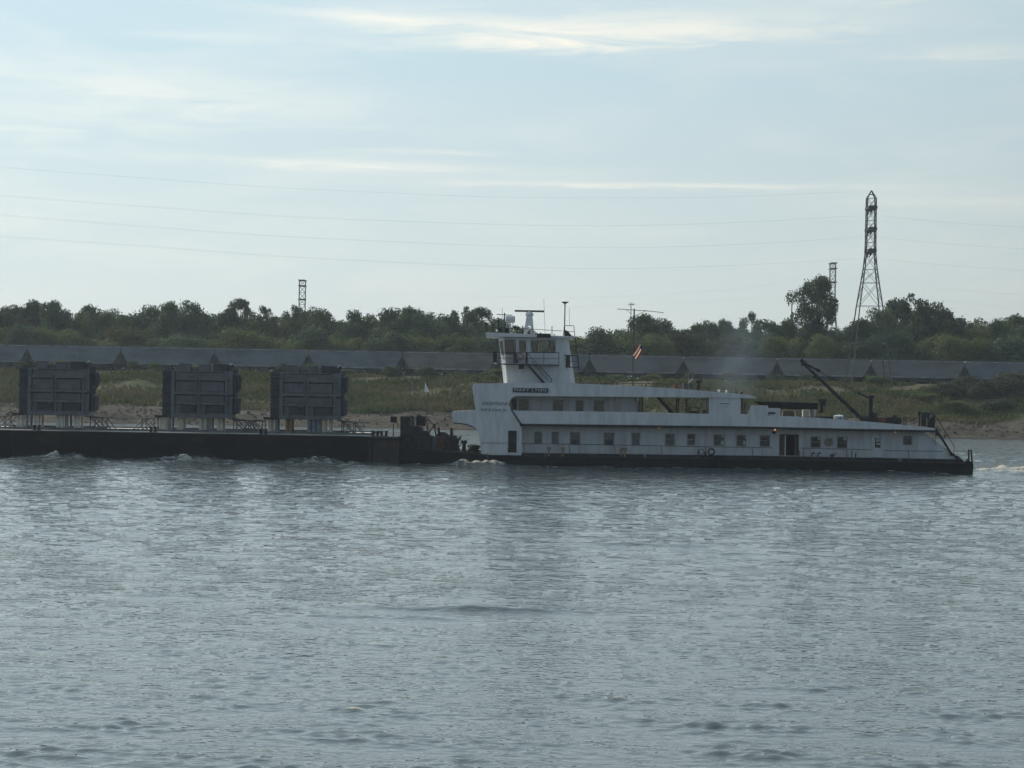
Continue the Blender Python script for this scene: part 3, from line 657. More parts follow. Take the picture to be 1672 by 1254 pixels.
def wire(pts, label, group, r=.006):
    """pts: (px, py, Y); a smooth sagging line through them"""
    q = [Vector((P(a, b, Y)[0], Y, P(a, b, Y)[1])) for a, b, Y in pts]; mb = MB(); out = []
    n = len(q)
    for i in range(n-1):
        p0, p1, p2, p3 = q[max(i-1,0)], q[i], q[i+1], q[min(i+2, n-1)]
        for k in range(8):
            t = k/8; out.append(.5*((2*p1)+(-p0+p2)*t+(2*p0-5*p1+4*p2-p3)*t*t+(-p0+3*p1-3*p2+p3)*t**3))
    out.append(q[-1])
    for a, b in zip(out[:-1], out[1:]): mb.tube(a, b, r, 4)
    tag(mb.build('power_line', M['cable'], loc=tuple(q[0])), label, 'power line', group)
for nm, l, yy in (('top', [(-60,310),(0,319),(250,338),(500,355),(836,367),(1050,368),(1250,361),(1423,351)], 346), ('middle', [(-60,345),(0,351),(250,371),(500,388),(836,402),(1050,404),(1250,397),(1421,386)], 381), ('bottom', [(-60,380),(0,386),(250,403),(500,421),(836,436),(1050,438),(1250,431),(1419,421)], 416)):
    for dyy in (-1.8, 1.8):
        pts = [(a, b + (0.9 if dyy > 0 else -.9) * (1-(a+60)/1500), 407 + dyy - (1420-a)*.1) for a, b in l]
        wire(pts, f'{nm} pair of river-crossing wires left of the tall pylon', f'{nm} river-crossing wires')
        e = l[-1]; wire([(e[0], e[1], 407+dyy), (e[0]+125, e[1]+12, 407+dyy), (e[0]+260, e[1]+21, 407+dyy), (e[0]+400, e[1]+27, 407+dyy)], f'{nm} pair of wires leaving the tall pylon to the right', f'{nm} wires right of the tall pylon', .011)
wire([(-60,255,330),(0,272,334),(200,288,348),(418,304,362),(640,315,376),(836,322,390),(1150,322,400),(1423,312,407)], 'faint single wire highest in the sky, running to the tall pylon tip', None, .010)
wire([(300,492,640),(400,484,640),(494,476,640),(600,480,640),(800,484,640),(1000,484,640),(1200,472,640),(1360,451,640),(1500,468,640),(1720,486,640)], 'wire joining the two far pylons low over the trees', None, .014)
wire([(1360,461,640),(1500,485,640),(1600,497,640),(1720,512,640)], 'low wire running right from the short far pylon', None, .014)
wire([(494,498,640),(700,503,640),(950,500,640),(1150,492,640),(1360,478,640)], 'lower wire between the two far pylons, just above the treetops', None, .014)

# ---------------------------------------------------------------- barge
DZ = P(393, 709, 200)[1]          # deck height
bt = thing('barge', 'long low rust-black deck barge carrying three grey machinery loads', 'barge', (-30, 208, 0))
h = MB(); xr = P(652, 730, 200)[0]
h.box(-78, xr-2.9, 200, 216, -1.2, DZ); h.build('hull', M['bargehull'], bt, bevel=.06)
h = MB(); h.box(xr-2.9+.002, xr, 200.02, 215.98, -1.2, DZ-.02); h.build('bow_section', M['rusthull'], bt, bevel=.05)
h = MB()
h.box(-78, xr-.1, 199.9, 199.997, DZ-.32, DZ-.14); h.box(-78, xr-3, 199.93, 199.997, 1.05, 1.2)
for k in range(16): h.box(-76+k*4.2, -75.85+k*4.2, 199.94, 199.997, -.2, DZ-.33)
h.build('rub_rail', M['bargehull'], bt)
h = MB(); h.box(-78, P(612,706,205)[0], 205.0, 205.15, DZ+.003, DZ+.22); h.box(-78, P(612,706,205)[0], 213.9, 214.05, DZ+.003, DZ+.22); h.build('coaming', M['deck'], bt)
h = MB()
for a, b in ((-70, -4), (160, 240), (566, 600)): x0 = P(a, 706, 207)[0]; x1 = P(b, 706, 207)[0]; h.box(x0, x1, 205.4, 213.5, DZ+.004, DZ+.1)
h.build('deck_sun_patch', M['cream'], bt)  # cream colour stands in for sunlight on the deck between loads
h = MB(); h.box(-78, xr-.2, 200.2, 204.9, DZ+.004, DZ+.02); h.build('deck', M['deck'], bt)
for px in (613, 627, 60, 250, 430):
    x = P(px, 706, 201)[0]; b = MB()
    for s in (-.22, .22): b.lathe((x+s, 201, DZ+.021), [(.12,0),(.12,.4),(.17,.42),(.17,.5)], 10)
    b.box(x-.42, x+.42, 200.82, 201.18, DZ+.022, DZ+.06); b.build('bollard', M['black'], bt)
sg = thing('sign_post', 'dark square board on a thin post at the barge end', 'sign', (*[P(642,710,202)[0]], 202, DZ))
b = MB(); x = P(642, 710, 202)[0]; b.tube((x, 202, DZ), (x, 202, P(642,692,202)[1]), .05, 8); b.build('post', M['black'], sg)
b = MB(); b.pbox(637.5, 680, 648, 690, 201.95, .1); b.build('board', M['black'], sg, bevel=.01)

# ---------------------------------------------------------------- machinery loads and stands
YL = 206.2
def load():
    x0, zb = P(30, 677, YL); x0 = round(x0, 3); t = thing('machinery_load', None, 'machinery', (x0, 209, zb)); k = YL/F
    def bx(mb, a, b, c, d, y0, y1): return mb.box(x0+(a-30)*k, x0+(b-30)*k, YL+y0*(1 if y0 < 0 else .5), YL+y1*(1 if y1 < .1 else .5), zb+(677-d)*k, zb+(677-c)*k)
    m = MB(); bx(m, 46, 145, 601, 677, 0, 5.4); m.build('casing', M['module'], t, bevel=.04)
    m = MB(); bx(m, 30, 45.9, 600, 677, .35, 5.2)
    for i in range(12): bx(m, 29, 46.5, 602+i*6.2, 603.8+i*6.2, .15, 5.4)
    m.build('ribbed_end_panel', M['module2'], t, bevel=.02)
    m = MB(); bx(m, 45, 51, 601, 676, -.18, 0); bx(m, 52, 138, 612, 616, -.22, -.002); bx(m, 46, 145.5, 635, 639, -.26, -.002); bx(m, 52, 138, 652, 655.5, -.24, -.002); bx(m, 46, 145.5, 671, 677, -.2, -.002); bx(m, 88, 92, 612, 671, -.16, -.003); bx(m, 97, 101, 655.6, 671, -.16, -.003); bx(m, 57, 60, 655.6, 671, -.16, -.003); bx(m, 133, 137, 616, 671, -.15, -.003)
    m.build('casing_rib', M['module'], t, bevel=.02)
    for a, b, c, d in ((62, 85, 656.5, 669), (103, 131, 656.5, 669), (60, 86, 618, 633), (94, 130, 618, 633), (60, 86, 641, 650), (94, 131, 641, 650)):
        m = MB(); bx(m, a, b, c, d, -.07, -.004); m.build('access_panel', M['module2'] if c > 655 else M['module'], t, bevel=.015)
    for a, b, c, d, y0, y1 in ((56, 75, 589, 601, .6, 3.4), (88, 106, 590, 601, 1., 4.5), (112, 135, 589.5, 601, .4, 4.6), (76, 87, 595, 601, 1.4, 3)):
        m = MB(); bx(m, a, b, c, d-.01, y0, y1); bx(m, a-1, b+1, c-.8, c+.3, y0-.1, y1+.1); m.build('roof_unit', M['module2'] if a > 100 else M['module'], t, bevel=.03)
    m = MB(); X = lambda p: x0+(p-30)*k; Z = lambda p: zb+(677-p)*k
    for yy in (.4, 1.1, 1.9):
        m.tube((X(147), YL+yy, Z(597)), (X(147), YL+yy, Z(668)), .14, 8); m.tube((X(145), YL+yy, Z(607)), (X(152.5), YL+yy, Z(609)), .2, 8); m.tube((X(152.5), YL+yy, Z(606)), (X(152.5), YL+yy, Z(628)), .13, 8); m.tube((X(152.5), YL+yy, Z(628)), (X(147), YL+yy, Z(634)), .12, 8)
        m.tube((X(145), YL+yy, Z(646)), (X(152.5), YL+yy, Z(646)), .22, 8); m.tube((X(150.5), YL+yy, Z(645)), (X(149.5), YL+yy, Z(668)), .3, 8)
    m.build('pipework', M['module2'], t, smooth=False)
    m = MB(); bx(m, 144.9, 151.5, 642, 670, .8, 4.6); m.build('side_cabinet', M['module2'], t, bevel=.05)
    m = MB()
    for q in range(5): m.tube((X(34+q*3), YL+1, Z(600)), (X(34+q*3), YL+1, Z(596-q % 2*2)), .09, 6)
    m.box(X(136), X(142), YL+.6, YL+1.6, Z(600.9), Z(592)); m.tube((X(139), YL+1.2, Z(592)), (X(143), YL+1.2, Z(589)), .25, 8); m.build('lifting_fittings', M['dgrey'], t)
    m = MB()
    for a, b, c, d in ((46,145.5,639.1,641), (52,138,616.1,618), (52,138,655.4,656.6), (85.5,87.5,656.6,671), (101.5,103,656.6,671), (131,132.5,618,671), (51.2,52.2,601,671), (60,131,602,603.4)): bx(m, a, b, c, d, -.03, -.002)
    m.build('rib_shade', M['black'], t)  # black strips painted in as shade under and beside the ribs
    m = MB(); m.tube((X(86), YL-.3, Z(611)), (X(86), YL-.3, Z(655)), .07, 6); m.tube((X(86), YL-.3, Z(625)), (X(96), YL-.3, Z(622)), .06, 6); m.tube((X(86), YL-.3, Z(655)), (X(78), YL-.3, Z(657)), .06, 6)
    m.build('conduit', M['module'], t)
    return t, x0, zb
ld, LX, LZ = load(); ld['group'] = 'grey machinery modules on the barge'; ld['label'] = 'leftmost grey ribbed machinery module raised on legs over the barge deck'
KIDS.setdefault(ld.name, list(ld.children))
k = YL/F; offs = [0, 234*k, 411*k]
copy_tree(ld, (LX+offs[1], 209, LZ), 'middle grey ribbed machinery module raised on legs over the barge deck')
copy_tree(ld, (LX+offs[2], 209, LZ), 'right-hand grey ribbed machinery module on legs, nearest the towboat')
def stand(x, kind, lab):
    """x: world X of the stand's left edge; legs carry a dark bearing block under the load"""
    t = thing('support_stand', lab, 'stand', (x+1.3, 208, DZ), 'support stands under the machinery modules'); top = LZ - .003
    Wd = [('cream', 0, .85), ('bluew', .95, 1.25), ('cream', 1.7, 2.35)] if kind == 0 else [('bluew', .0, 1.4), ('cream', 1.5, 1.9), ('cream', 2.1, 2.4)] if kind == 1 else [('cream', 0, .55), ('bluew', .7, 1.1), ('ochre', 1.75, 2.5)]
    base = DZ + .003
    for yy in (206.7, 208.5):
        for c, a, b in Wd:
            n = max(1, int(round((b-a)/.42))); m = MB(); r = (b-a)/n/2*.74
            for q in range(n): m.lathe((x+a+r+q*(b-a)/n, yy, base), [(r*1.15,0),(r*1.15,.06),(r,.07),(r,1.36),(r*1.15,1.37),(r*1.15,1.42)], 12)
            m.build('leg', M[c], t)
        m = MB(); m.box(x-.1, x+2.6, yy-.5, yy+.5, base+1.421, base+1.56); m.build('head_plate', M['dgrey'], t)
    z1 = base+1.561
    m = MB(); m.box(x-.35, x+.75, 206.05, 209.1, z1, top); m.build('bearing_block', M['black'], t)
    m = MB(); m.box(x+1.1, x+2.5, 206.3, 209.0, z1, top-.1+.09); m.build('timber_packing', M['tan'], t)
def brace(x, s, lab):
    t = thing('brace_frame', lab, 'brace', (x, 206.5, DZ), 'angled tie-down braces beside the modules'); zt = DZ+1.25
    for yy in (206.4, 208.8):
        a = MB(); a.tube((x, yy, DZ), (x, yy, zt), .05); a.tube((x+s*1.15, yy, DZ), (x+s*1.15, yy, zt-.1), .05); a.tube((x, yy, zt), (x+s*1.15, yy, DZ+.1), .05)
        a.tube((x+s*.1, yy, DZ+.2), (x+s*1.15, yy, zt-.1), .035); a.tube((x+s*1.15, yy, zt-.1), (x+s*2.1, yy, DZ), .05); a.tube((x, yy, zt), (x+s*2.6, yy, zt-.12), .035)
        a.tube((x-s*.5, yy, LZ-.05), (x+s*1.0, yy, zt-.1), .035); a.build('brace', M['dgrey'], t)
names = ['leftmost', 'middle', 'right-hand']
for i, o in enumerate(offs):
    x0 = LX + o
    stand(x0 - .3, 2 if i == 2 else 0, f'legs under the left half of the {names[i]} machinery module'); stand(x0 + 3.55, 1 if i == 2 else 0, f'legs under the right half of the {names[i]} machinery module')
    brace(x0 - .75, -1, f'tie-down brace on the left side of the {names[i]} machinery module'); brace(x0 + 6.9, 1, f'tie-down brace on the right side of the {names[i]} machinery module')
for px, sh in ((669, 0), (697, 1)):
    t = thing('jackstaff', ('thin staff with limp white pennant, left of the two above the push knees', 'thin staff with limp white pennant, right of the two above the push knees')[sh], 'flag staff', (P(px,690,202)[0], 202+sh*6, 1.2))
    Yj = 202 + sh*6; x = P(px, 690, Yj)[0]; a = MB(); zt = P(px, 622, Yj)[1]; a.tube((x, Yj, 1.2), (x, Yj, zt), .028, 6); a.build('staff', M['dgrey'], t)
    a = MB(); z0 = P(px, 640, Yj)[1]; pts = [(0, z0+.05), (.18, z0+.15), (.36, z0+.0), (.30, z0+.5), (.2, zt-.1), (.06, zt-.02)]
    if sh: pts = [(0, z0), (.5, z0-.02), (.4, z0+.25), (.18, zt-.4), (.08, zt-.1)]
    a.prism([(x-(0 if not sh else .3)+p, q) for p, q in pts], Yj-.1, Yj-.06); a.build('pennant', M['whitep'] if sh else M['tan'], t)
#BOAT
# ---------------------------------------------------------------- towboat
BX = P(1120, 740, 206)[0]
boat = thing('towboat', 'long white river towboat with black hull pushing the barge', 'towboat', (BX, 206, 0))
def part(mb, name, m, parent=None, **k): return mb.build(name, M[m] if isinstance(m, str) else m, parent or boat, **k)
HT = [(653,730),(757,739),(800,743.5),(1240,749.5),(1574,756),(1577,753),(1590,753.5)]
h = MB(); pts = [P(a, b, 200) for a, b in HT]; xe = pts[-1][0]; pts[-1] = (xe-.12, pts[-1][1]); h.prism(pts + [(xe, pts[-1][1]-.3), (xe-.15, -1.3), (pts[0][0]+3.2, -1.3), (pts[0][0]+.35, -.2), (pts[0][0]+.01, .25)], 200, 212)
hull = part(h, 'hull', 'hull', bevel=.05)
def strip(mb, pp, Y, d, th):
    for (a, b), (c, e) in zip(pp[:-1], pp[1:]):
        x0, z0 = P(a, b, Y); x1, z1 = P(c, e, Y); mb.add([(x0,Y,z0),(x1,Y,z1),(x1,Y,z1+th),(x0,Y,z0+th),(x0,Y+d,z0),(x1,Y+d,z1),(x1,Y+d,z1+th),(x0,Y+d,z0+th)], [(0,1,2,3),(7,6,5,4),(0,4,5,1),(3,2,6,7),(0,3,7,4),(1,5,6,2)])
h = MB(); strip(h, [(700,736),(757,740.5),(800,745),(1240,751),(1574,757.5)], 199.9, .098, .13); part(h, 'rub_rail', M['rusthull'])
h = MB(); strip(h, [(757,770),(1200,772),(1585,779)], 199.93, .068, .1)
for px in range(900, 1580, 55): h.ptube((px, 753), (px, 764), 199.97, .03)
part(h, 'hull_fender', M['hull'])
h = MB(); strip(h, [(786,743.5),(1240,749),(1572,755)], 200.5, .06, .28); strip(h, [(786,743.5),(1240,749),(1572,755)], 211.4, .06, .28); part(h, 'deck_coaming', 'black')
# --- main deck house: near and far walls with real openings
def quadwall(pxs, yt, yb, Y, t, rects):
    (xa, xb), (ta, tb_), (ba, bb_) = pxs, yt, yb
    q = [P(xa, ba, Y), P(xb, bb_, Y), P(xb, tb_, Y), P(xa, ta, Y)]; ho = []
    for (x0, x1, y0, y1) in rects:
        u0, u1 = (x0-xa)/(xb-xa), (x1-xa)/(xb-xa); um = (u0+u1)/2; T = ta+(tb_-ta)*um; B = ba+(bb_-ba)*um
        ho.append((u0, u1, (B-y1)/(B-T), (B-y0)/(B-T)))
    return MB().wall(q, Y, t, ho)
W1 = [(873.3,884,705.5,723),(901.6,911.4,706,723.5),(931.6,946,706.5,725),(987,1001.5,707.5,725.5),(1032,1043.5,707.5,726.5),(1087,1100.5,709,727),(1123,1134,709,726),(1166,1182,710,727),
      (1203.5,1217.5,711,728),(1241.3,1256,711.5,728.5),(1324.6,1339,713.5,730),(1367.7,1382.5,714,731),(1475.5,1488,712.5,725.5)]
D1 = [(1273.5,1303,710,744)]
DW = [(1428.5,1438,715,731)]
YW = 201.2
part(quadwall((851,1500), (691.5,703), (742.5,753), YW, .08, W1 + D1 + DW), 'deckhouse_wall', 'paint2')
FH = [(1178,1188,719.5,726),(1178.5,1184,711,714),(1213.8,1224,718.5,726.5),(1214.5,1221,711.8,714.5),(1250.4,1262,719.7,725.6),(1335.3,1345,714.5,717.8),(1377.5,1388,714.3,718),(1430.5,1442,716,721.3),(1430.5,1442,723,726.5),(1089,1092.5,711,715),(1123,1136,717,718.2)]
def sh(r, Yf):            # the same line of sight on the far wall
    return r
part(quadwall((851,1500), (693,704), (740,749), 210.8, .08, FH), 'deckhouse_wall', 'paint2')
part(quadwall((851,1500), (693,704), (740,749), 210.72, .06, FH), 'window_darkener', 'black')  # black sheet added inside the far wall to keep the windows dark
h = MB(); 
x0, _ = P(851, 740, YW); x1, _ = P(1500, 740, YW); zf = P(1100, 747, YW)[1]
for xx in (x0+.01, P(1150,740,YW)[0], P(1268,740,YW)[0], P(1310,740,YW)[0]): h = MB(); h.box(xx, xx+.06, YW+.09, 210.79, .6, zf+2.2); part(h, 'bulkhead_or_darkener', 'dgrey')
Zz = lambda px, py, Y: P(px, py, Y)[1]
h = MB(); pl = [P(a, b, YW) for a, b in ((1500.05,703),(1506,703.2),(1545,733),(1566,745.5),(1571,749),(1571,753.5),(1500.05,752.5))]
h.prism(pl, YW-.003, YW+.08); part(h, 'quarter_plate', 'paint'); h = MB(); h.prism(pl, 210.8, 210.883); part(h, 'quarter_plate', 'paint')
h = MB(); e = pl[1:5]
for (a, b), (c, d) in zip(e[:-1], e[1:]): h.add([(a,YW+.08,b),(c,YW+.08,d),(c,210.8,d),(a,210.8,b),(a,YW+.08,b-.05),(c,YW+.08,d-.05),(c,210.8,d-.05),(a,210.8,b-.05)], [(0,1,2,3),(7,6,5,4),(0,4,5,1),(2,6,7,3),(1,5,6,2),(3,7,4,0)])
part(h, 'aft_slope', 'paint')
h = MB()
for px in (960, 1060, 1150, 1225, 1290+25, 1400, 1449, 1496): h.pbox(px, 700, px+.8, 744 + (px-850)*.015, YW-.02, .018); part(h, 'wall_seam', 'paint2'); h = MB()
def window(rect, Y, kind=0, parent=None):
    x0, x1, y0, y1 = rect; a, b, c, d = RC(x0, y0, x1, y1, Y); g = MB(); t = .055
    g.box(a-t, a+.02, Y-.03, Y-.003, c-t, d+t); g.box(b-.02, b+t, Y-.03, Y-.003, c-t, d+t); g.box(a+.021, b-.021, Y-.03, Y-.003, c-t, c+.02); g.box(a+.021, b-.021, Y-.03, Y-.003, d-.02, d+t)
    m = (c+d)/2; g.box(a+.021, b-.021, Y+.0, Y+.05, m-.03, m+.03)
    o = part(g, 'window', 'frame', parent)
    p = MB(); p.box(a+.001, b-.001, Y+.052, Y+.058, c+.001, d-.001); part(p, 'pane', 'glass', o)
    if kind == 1:      # air conditioner under a blind
        q = MB(); q.box(a+.08, b-.08, Y-.25, Y+.3, c+.03, c+.42); part(q, 'air_conditioner', 'dgrey', o, bevel=.02)
        q = MB(); q.box(a+.03, b-.03, Y+.1, Y+.11, m, d); part(q, 'blind', 'blueg' if x0 < 950 else 'tan', o)
    if kind == 2: q = MB(); q.box(a+.03, b-.03, Y+.1, Y+.11, c, d); part(q, 'blind', 'tan', o)
    if kind == 3: q = MB(); q.box(a+.03, b-.03, Y+.1, Y+.11, m+.05, d-.02); q.box(a+.1, a+.5, Y+.12, Y+.2, c, c+.3); part(q, 'blind', 'dgrey', o)
    return o
for i, r in enumerate(W1): window(r, YW, {2:1, 3:1, 4:3, 0:3, 1:3, 5:3, 12:3}.get(i, 0))
h = MB(); h.pbox(1424, 711.5, 1441, 748.5, YW-.05, .045); 
d_ = MB().wall([P(1424,748.5,YW-.05), P(1441,748.5,YW-.05), P(1441,711.5,YW-.05), P(1424,711.5,YW-.05)], YW-.05, .045, [(.26,.82,.47,.9)])
dd = part(d_, 'door', 'paint'); p = MB(); p.pbox(1428.5, 715, 1438, 731, YW+.05, .006); part(p, 'pane', 'glass', dd); p = MB(); p.pbox(1423.6, 747, 1441.4, 748.6, YW-.12, .06); part(p, 'sill', 'black', dd)
# sliding door opening at 1273-1303
h = MB(); a, b, c, d = RC(1273.5, 710, 1303, 744, YW); h.box(a-.06, a, YW-.04, YW-.003, c, d+.06); h.box(b, b+.06, YW-.04, YW-.003, c, d+.06); h.box(a, b, YW-.04, YW-.003, d, d+.06)
dr = part(h, 'door', 'wood'); h = MB(); h.box(a+.02, a+.46, YW+.1, YW+.14, c, d-.02); part(h, 'door_leaf', 'wood', dr); h = MB(); h.box(a+.47, a+.56, YW+.08, YW+.16, c, d-.02); part(h, 'door_edge', 'cream', dr); h = MB(); h.box(b-.33, b-.06, YW+.1, YW+.14, c, d-.02); part(h, 'door_leaf', 'wood', dr)
# --- front block, plates flush with the hull side
FP = [(778,626.3),(774.5,627.8),(772,631),(774,648),(778,671),(738.5,672.3),(737.8,673),(740,690),(750,690.8),(762,692.6),(771,696),(778,701.5),(782,711),(784.5,728),(786.5,744),(851.5,744),(851.5,694),(848,692.5),(834,670),(831.5,662),(832,655),(836,649.5),(842,646.8),(842,625)]
h = MB(); h.prism([P(a, b, 200.12) for a, b in FP], 200.12, 200.22); part(h, 'front_plate', 'paint'); h = MB(); h.prism([P(a, b, 200.12) for a, b in FP], 211.78, 211.88); fr = part(h, 'front_plate', 'paint')
def cross(mb, pp, y0=200.22, y1=211.78, th=.08, Yp=200.12):
    pts = [P(a, b, Yp) for a, b in pp]
    for (a, b), (c, d) in zip(pts[:-1], pts[1:]):
        L = math.hypot(c-a, d-b); nx, nz_ = -(d-b)/L*th, (c-a)/L*th
        mb.add([(a,y0,b),(c,y0,d),(c,y1,d),(a,y1,b),(a+nx,y0,b+nz_),(c+nx,y0,d+nz_),(c+nx,y1,d+nz_),(a+nx,y1,b+nz_)], [(0,1,2,3),(7,6,5,4),(0,4,5,1),(2,6,7,3),(1,5,6,2),(3,7,4,0)])
h = MB(); cross(h, [(774.5,627.8),(772,631),(774,648),(778,671)], th=-.06); part(h, 'front_bulwark', 'paint')
h = MB(); cross(h, [(740,689.9),(737.8,673)], th=-.06); cross(h, [(740,690),(750,690.8),(762,692.6),(771,696),(778,701.5),(782,711),(784.5,728),(786.5,744)], th=.06); part(h, 'visor', 'paint')
h = MB(); strip(h, [(740,691.6),(750,692.2),(762,694),(771,697.4),(777,702)], 200.06, .055, .1); part(h, 'visor_trim', 'black')
h = MB(); h.pbox(819.5, 706.3, 830, 705.8, 200.08, .035); a, b, c, d = RC(829.5, 703, 843.5, 738.5, 200.09); h = MB(); h.box(a-.04, b+.04, 200.09, 200.116, c, d+.04); dd = part(h, 'door', 'paint'); h = MB(); h.box(a, b, 200.07, 200.088, c, d); part(h, 'door_leaf', 'black', dd); h = MB(); h.tube((b-.12, 200.05, (c+d)/2-.1), (b-.12, 200.05, (c+d)/2+.1), .02); part(h, 'handle', 'frame', dd)
h = MB(); strip(h, [(790,672.2),(833,672.8)], 200.095, .02, .025)
for px in (787, 796, 822, 846): h.pbox(px, 700, px+.6, 743, 200.1, .018)
part(h, 'plate_seam', 'paint2')
# --- second deck slab, bulwark, fascia, roof
BT = [(834,670.4),(1040,672.8),(1160,675.8),(1221,676),(1226.5,661.8),(1253.5,662),(1254.5,666.2),(1274,666.6),(1274.3,679),(1318,681),(1420,688.6),(1475,693.6),(1527,699.2)]
BB = [(1527,702.2),(1400,700),(1240,696.4),(1040,694),(849,691.8)]
h = MB(); h.prism([P(a, b, 200.12) for a, b in BT + BB], 200.121, 200.2)
bul = part(h, 'bulwark', 'paint')
BTF = [(834,672.4),(1040,675.0),(1160,677.8),(1221,678),(1254.5,679),(1318,683),(1420,690.6),(1527,699.2)]
h = MB(); h.prism([P(a, b, 200.12) for a, b in BTF + BB], 211.8, 211.88); part(h, 'bulwark', 'paint')
h = MB(); SL = [(849,692.2),(1040,694.4),(1240,696.9),(1400,700.6),(1531,702.8)]
pts = [P(a, b, 200) for a, b in SL]; lo = [(x, z-.2) for x, z in pts]; h.prism(pts + lo[::-1], 200.02, 211.98); part(h, 'upper_deck', 'black')
h = MB(); cc = [P(a, b, 200.1) for a, b in ((834,669.5),(849.5,692))]; (a, b), (c, d) = cc; h.add([(a,200.05,b),(c,200.05,d),(c+.14,200.05,d),(a+.1,200.05,b+.05),(a,200.11,b),(c,200.11,d),(c+.14,200.11,d),(a+.1,200.11,b+.05)], [(0,1,2,3),(7,6,5,4),(0,4,5,1),(3,2,6,7),(0,3,7,4),(1,5,6,2)]); part(h, 'bulwark_edge', 'black')
FT = [(842.05,625),(933,625.8),(1040,630.4),(1126,636),(1222,644.4),(1236,648.6)]; FB = [(1234,650.2),(1209,650),(1159,649),(1040,648),(842.05,646.4)]
h = MB(); h.prism([P(a, b, 200.12) for a, b in FT+FB], 200.12, 200.2); part(h, 'fascia', 'paint'); h = MB(); h.prism([P(a, b, 200.12) for a, b in FT+FB], 211.8, 211.88); part(h, 'fascia', 'paint')
h = MB(); pts = [P(a, b+.9, 200.12) for a, b in [(776,627)] + FT[1:]]; pts2 = [(x, z-.1) for x, z in pts]; h.prism(pts + pts2[::-1], 200.21, 211.79); part(h, 'roof', 'paint2')
h = MB(); pts = [P(a, b, 200.12) for a, b in ((776,645),(842,645.6),(1040,647),(1159,648),(1230,649.4))]; pts2 = [(x, z-.08) for x, z in pts]; h.prism(pts + pts2[::-1], 200.21, 211.79); part(h, 'ceiling', 'paint2')
W2 = [(848,862.5,652.5,669),(904,918.5,653.5,670),(941,951.5,654.5,670.5),(970.6,985,655,671)]
YU = 202.0
part(quadwall((836,1041), (646,648), (689.5,691.5), YU, .08, W2), 'cabin_wall', 'paint2')
h = MB(); a = P(836,660,YU)[0]; b = P(1041,660,YU)[0]; zb_ = Zz(940,692,YU); zt_ = Zz(940,646,YU)
h.box(a, a+.06, YU+.09, 210, zb_, zt_-.15); h.box(b-.06, b, YU+.09, 210, zb_, zt_-.25); h.box(a, b, 210, 210.08, zb_, zt_-.25); part(h, 'cabin_end_wall', 'paint2'); h = MB(); h.box(a+.07, b-.07, 205.5, 205.56, zb_, zt_-.26); part(h, 'bulkhead_or_darkener', 'black')  # black mid-cabin sheet added to darken the upper windows
for i, r in enumerate(W2): window(r, YU, 2 if i == 3 else 3)
h = MB(); x, z = P(838, 661, 201); h.pbox(835.5, 651, 844, 668.5, 201.85, .1); part(h, 'recess_shade', 'dgrey', bevel=.02)  # dark panel standing in for the shadow at the gallery's front end
# open gallery between the cabin and the aft block
for px, y0, y1, w_, m in ((1044,650,673,3,'dgrey'),(1048.5,650,673.5,2.6,'black'),(1104.5,655,675,2,'black'),(1107.5,655,675,1.4,'black'),(1120.5,656,675,2,'black'),(1123,656,675,1,'dgrey')):
    h = MB(); h.pbox(px-w_/2, y0-4, px+w_/2, y1+14, 201.6 if px < 1060 else 207, .16); part(h, 'post', m)
h = MB(); 
for Y in (205.2, 206.1): x0, z0 = P(1074,648,Y); x1, z1 = P(1102,680,Y); h.add([(x0-.2,Y,z0),(x0+.2,Y,z0),(x1+.2,Y,z1),(x1-.2,Y,z1),(x0-.2,Y+.06,z0),(x0+.2,Y+.06,z0),(x1+.2,Y+.06,z1),(x1-.2,Y+.06,z1)], [(0,3,2,1),(4,5,6,7),(0,1,5,4),(1,2,6,5),(2,3,7,6),(3,0,4,7)])
for i in range(8): x, z = P(1075+i*3.6, 650+i*4.1, 205.2); h.box(x-.14, x+.14, 205.26, 206.1, z, z+.04)
h.ptube((1082,644), (1109,676), 205.2, .03); h.ptube((1079,647), (1104,676), 206.1, .03); part(h, 'inner_stair', 'black')
h = MB(); h.pbox(1124, 664.5, 1142.5, 666, 206.5, .5); h.pbox(1125, 666, 1127, 680, 206.5, .3); h.pbox(1140, 666, 1142, 680, 206.5, .3); h.pbox(1127, 671, 1140, 680, 206.9, .1); part(h, 'bench', 'tan')
h = MB(); h.ptube((1050,674.3), (1160,676.3), 211.6, .035); part(h, 'gallery_rail', 'whitep')
h = MB(); h.pbox(1148, 672, 1152, 681, 203, .4); h.lathe((P(1150,671,203)[0], 203.2, Zz(1150,672,203)), [(.13,0),(.15,.1),(.08,.22)], 8); part(h, 'extinguisher', 'tan')
h = MB(); h.pprism([(1160,649.3),(1209,650.2),(1209,677),(1160,676.8)], 200.13, 0); h = MB(); h.prism([P(a, b, 200.205) for a, b in ((1158,649),(1209.5,650),(1209.5,694),(1158,694))], 200.205, 203.5); part(h, 'stack_casing', 'paint')
h = MB(); h.ptube((1176,659), (1190,659.2), 200.19, .03); h.ptube((1184,664), (1188,664.1), 200.19, .02); part(h, 'handrail', 'dgrey')
h = MB(); h.pbox(1210.5, 650, 1213, 678, 200.6, .16); part(h, 'post', 'red'); h = MB(); h.pbox(1214.5, 662, 1218.5, 678, 201, .3); h.pbox(1215, 655, 1217.5, 662, 201.1, .12); part(h, 'hose_station', 'tan')
h = MB(); x, z = P(1258, 675, 200.08); h.box(x-.2, x+.45, 200.04, 200.118, z-.04, z+.12); h.box(x-.2, x-.12, 200.03, 200.118, z-.18, z+.05); part(h, 'mooring_chock', 'black')
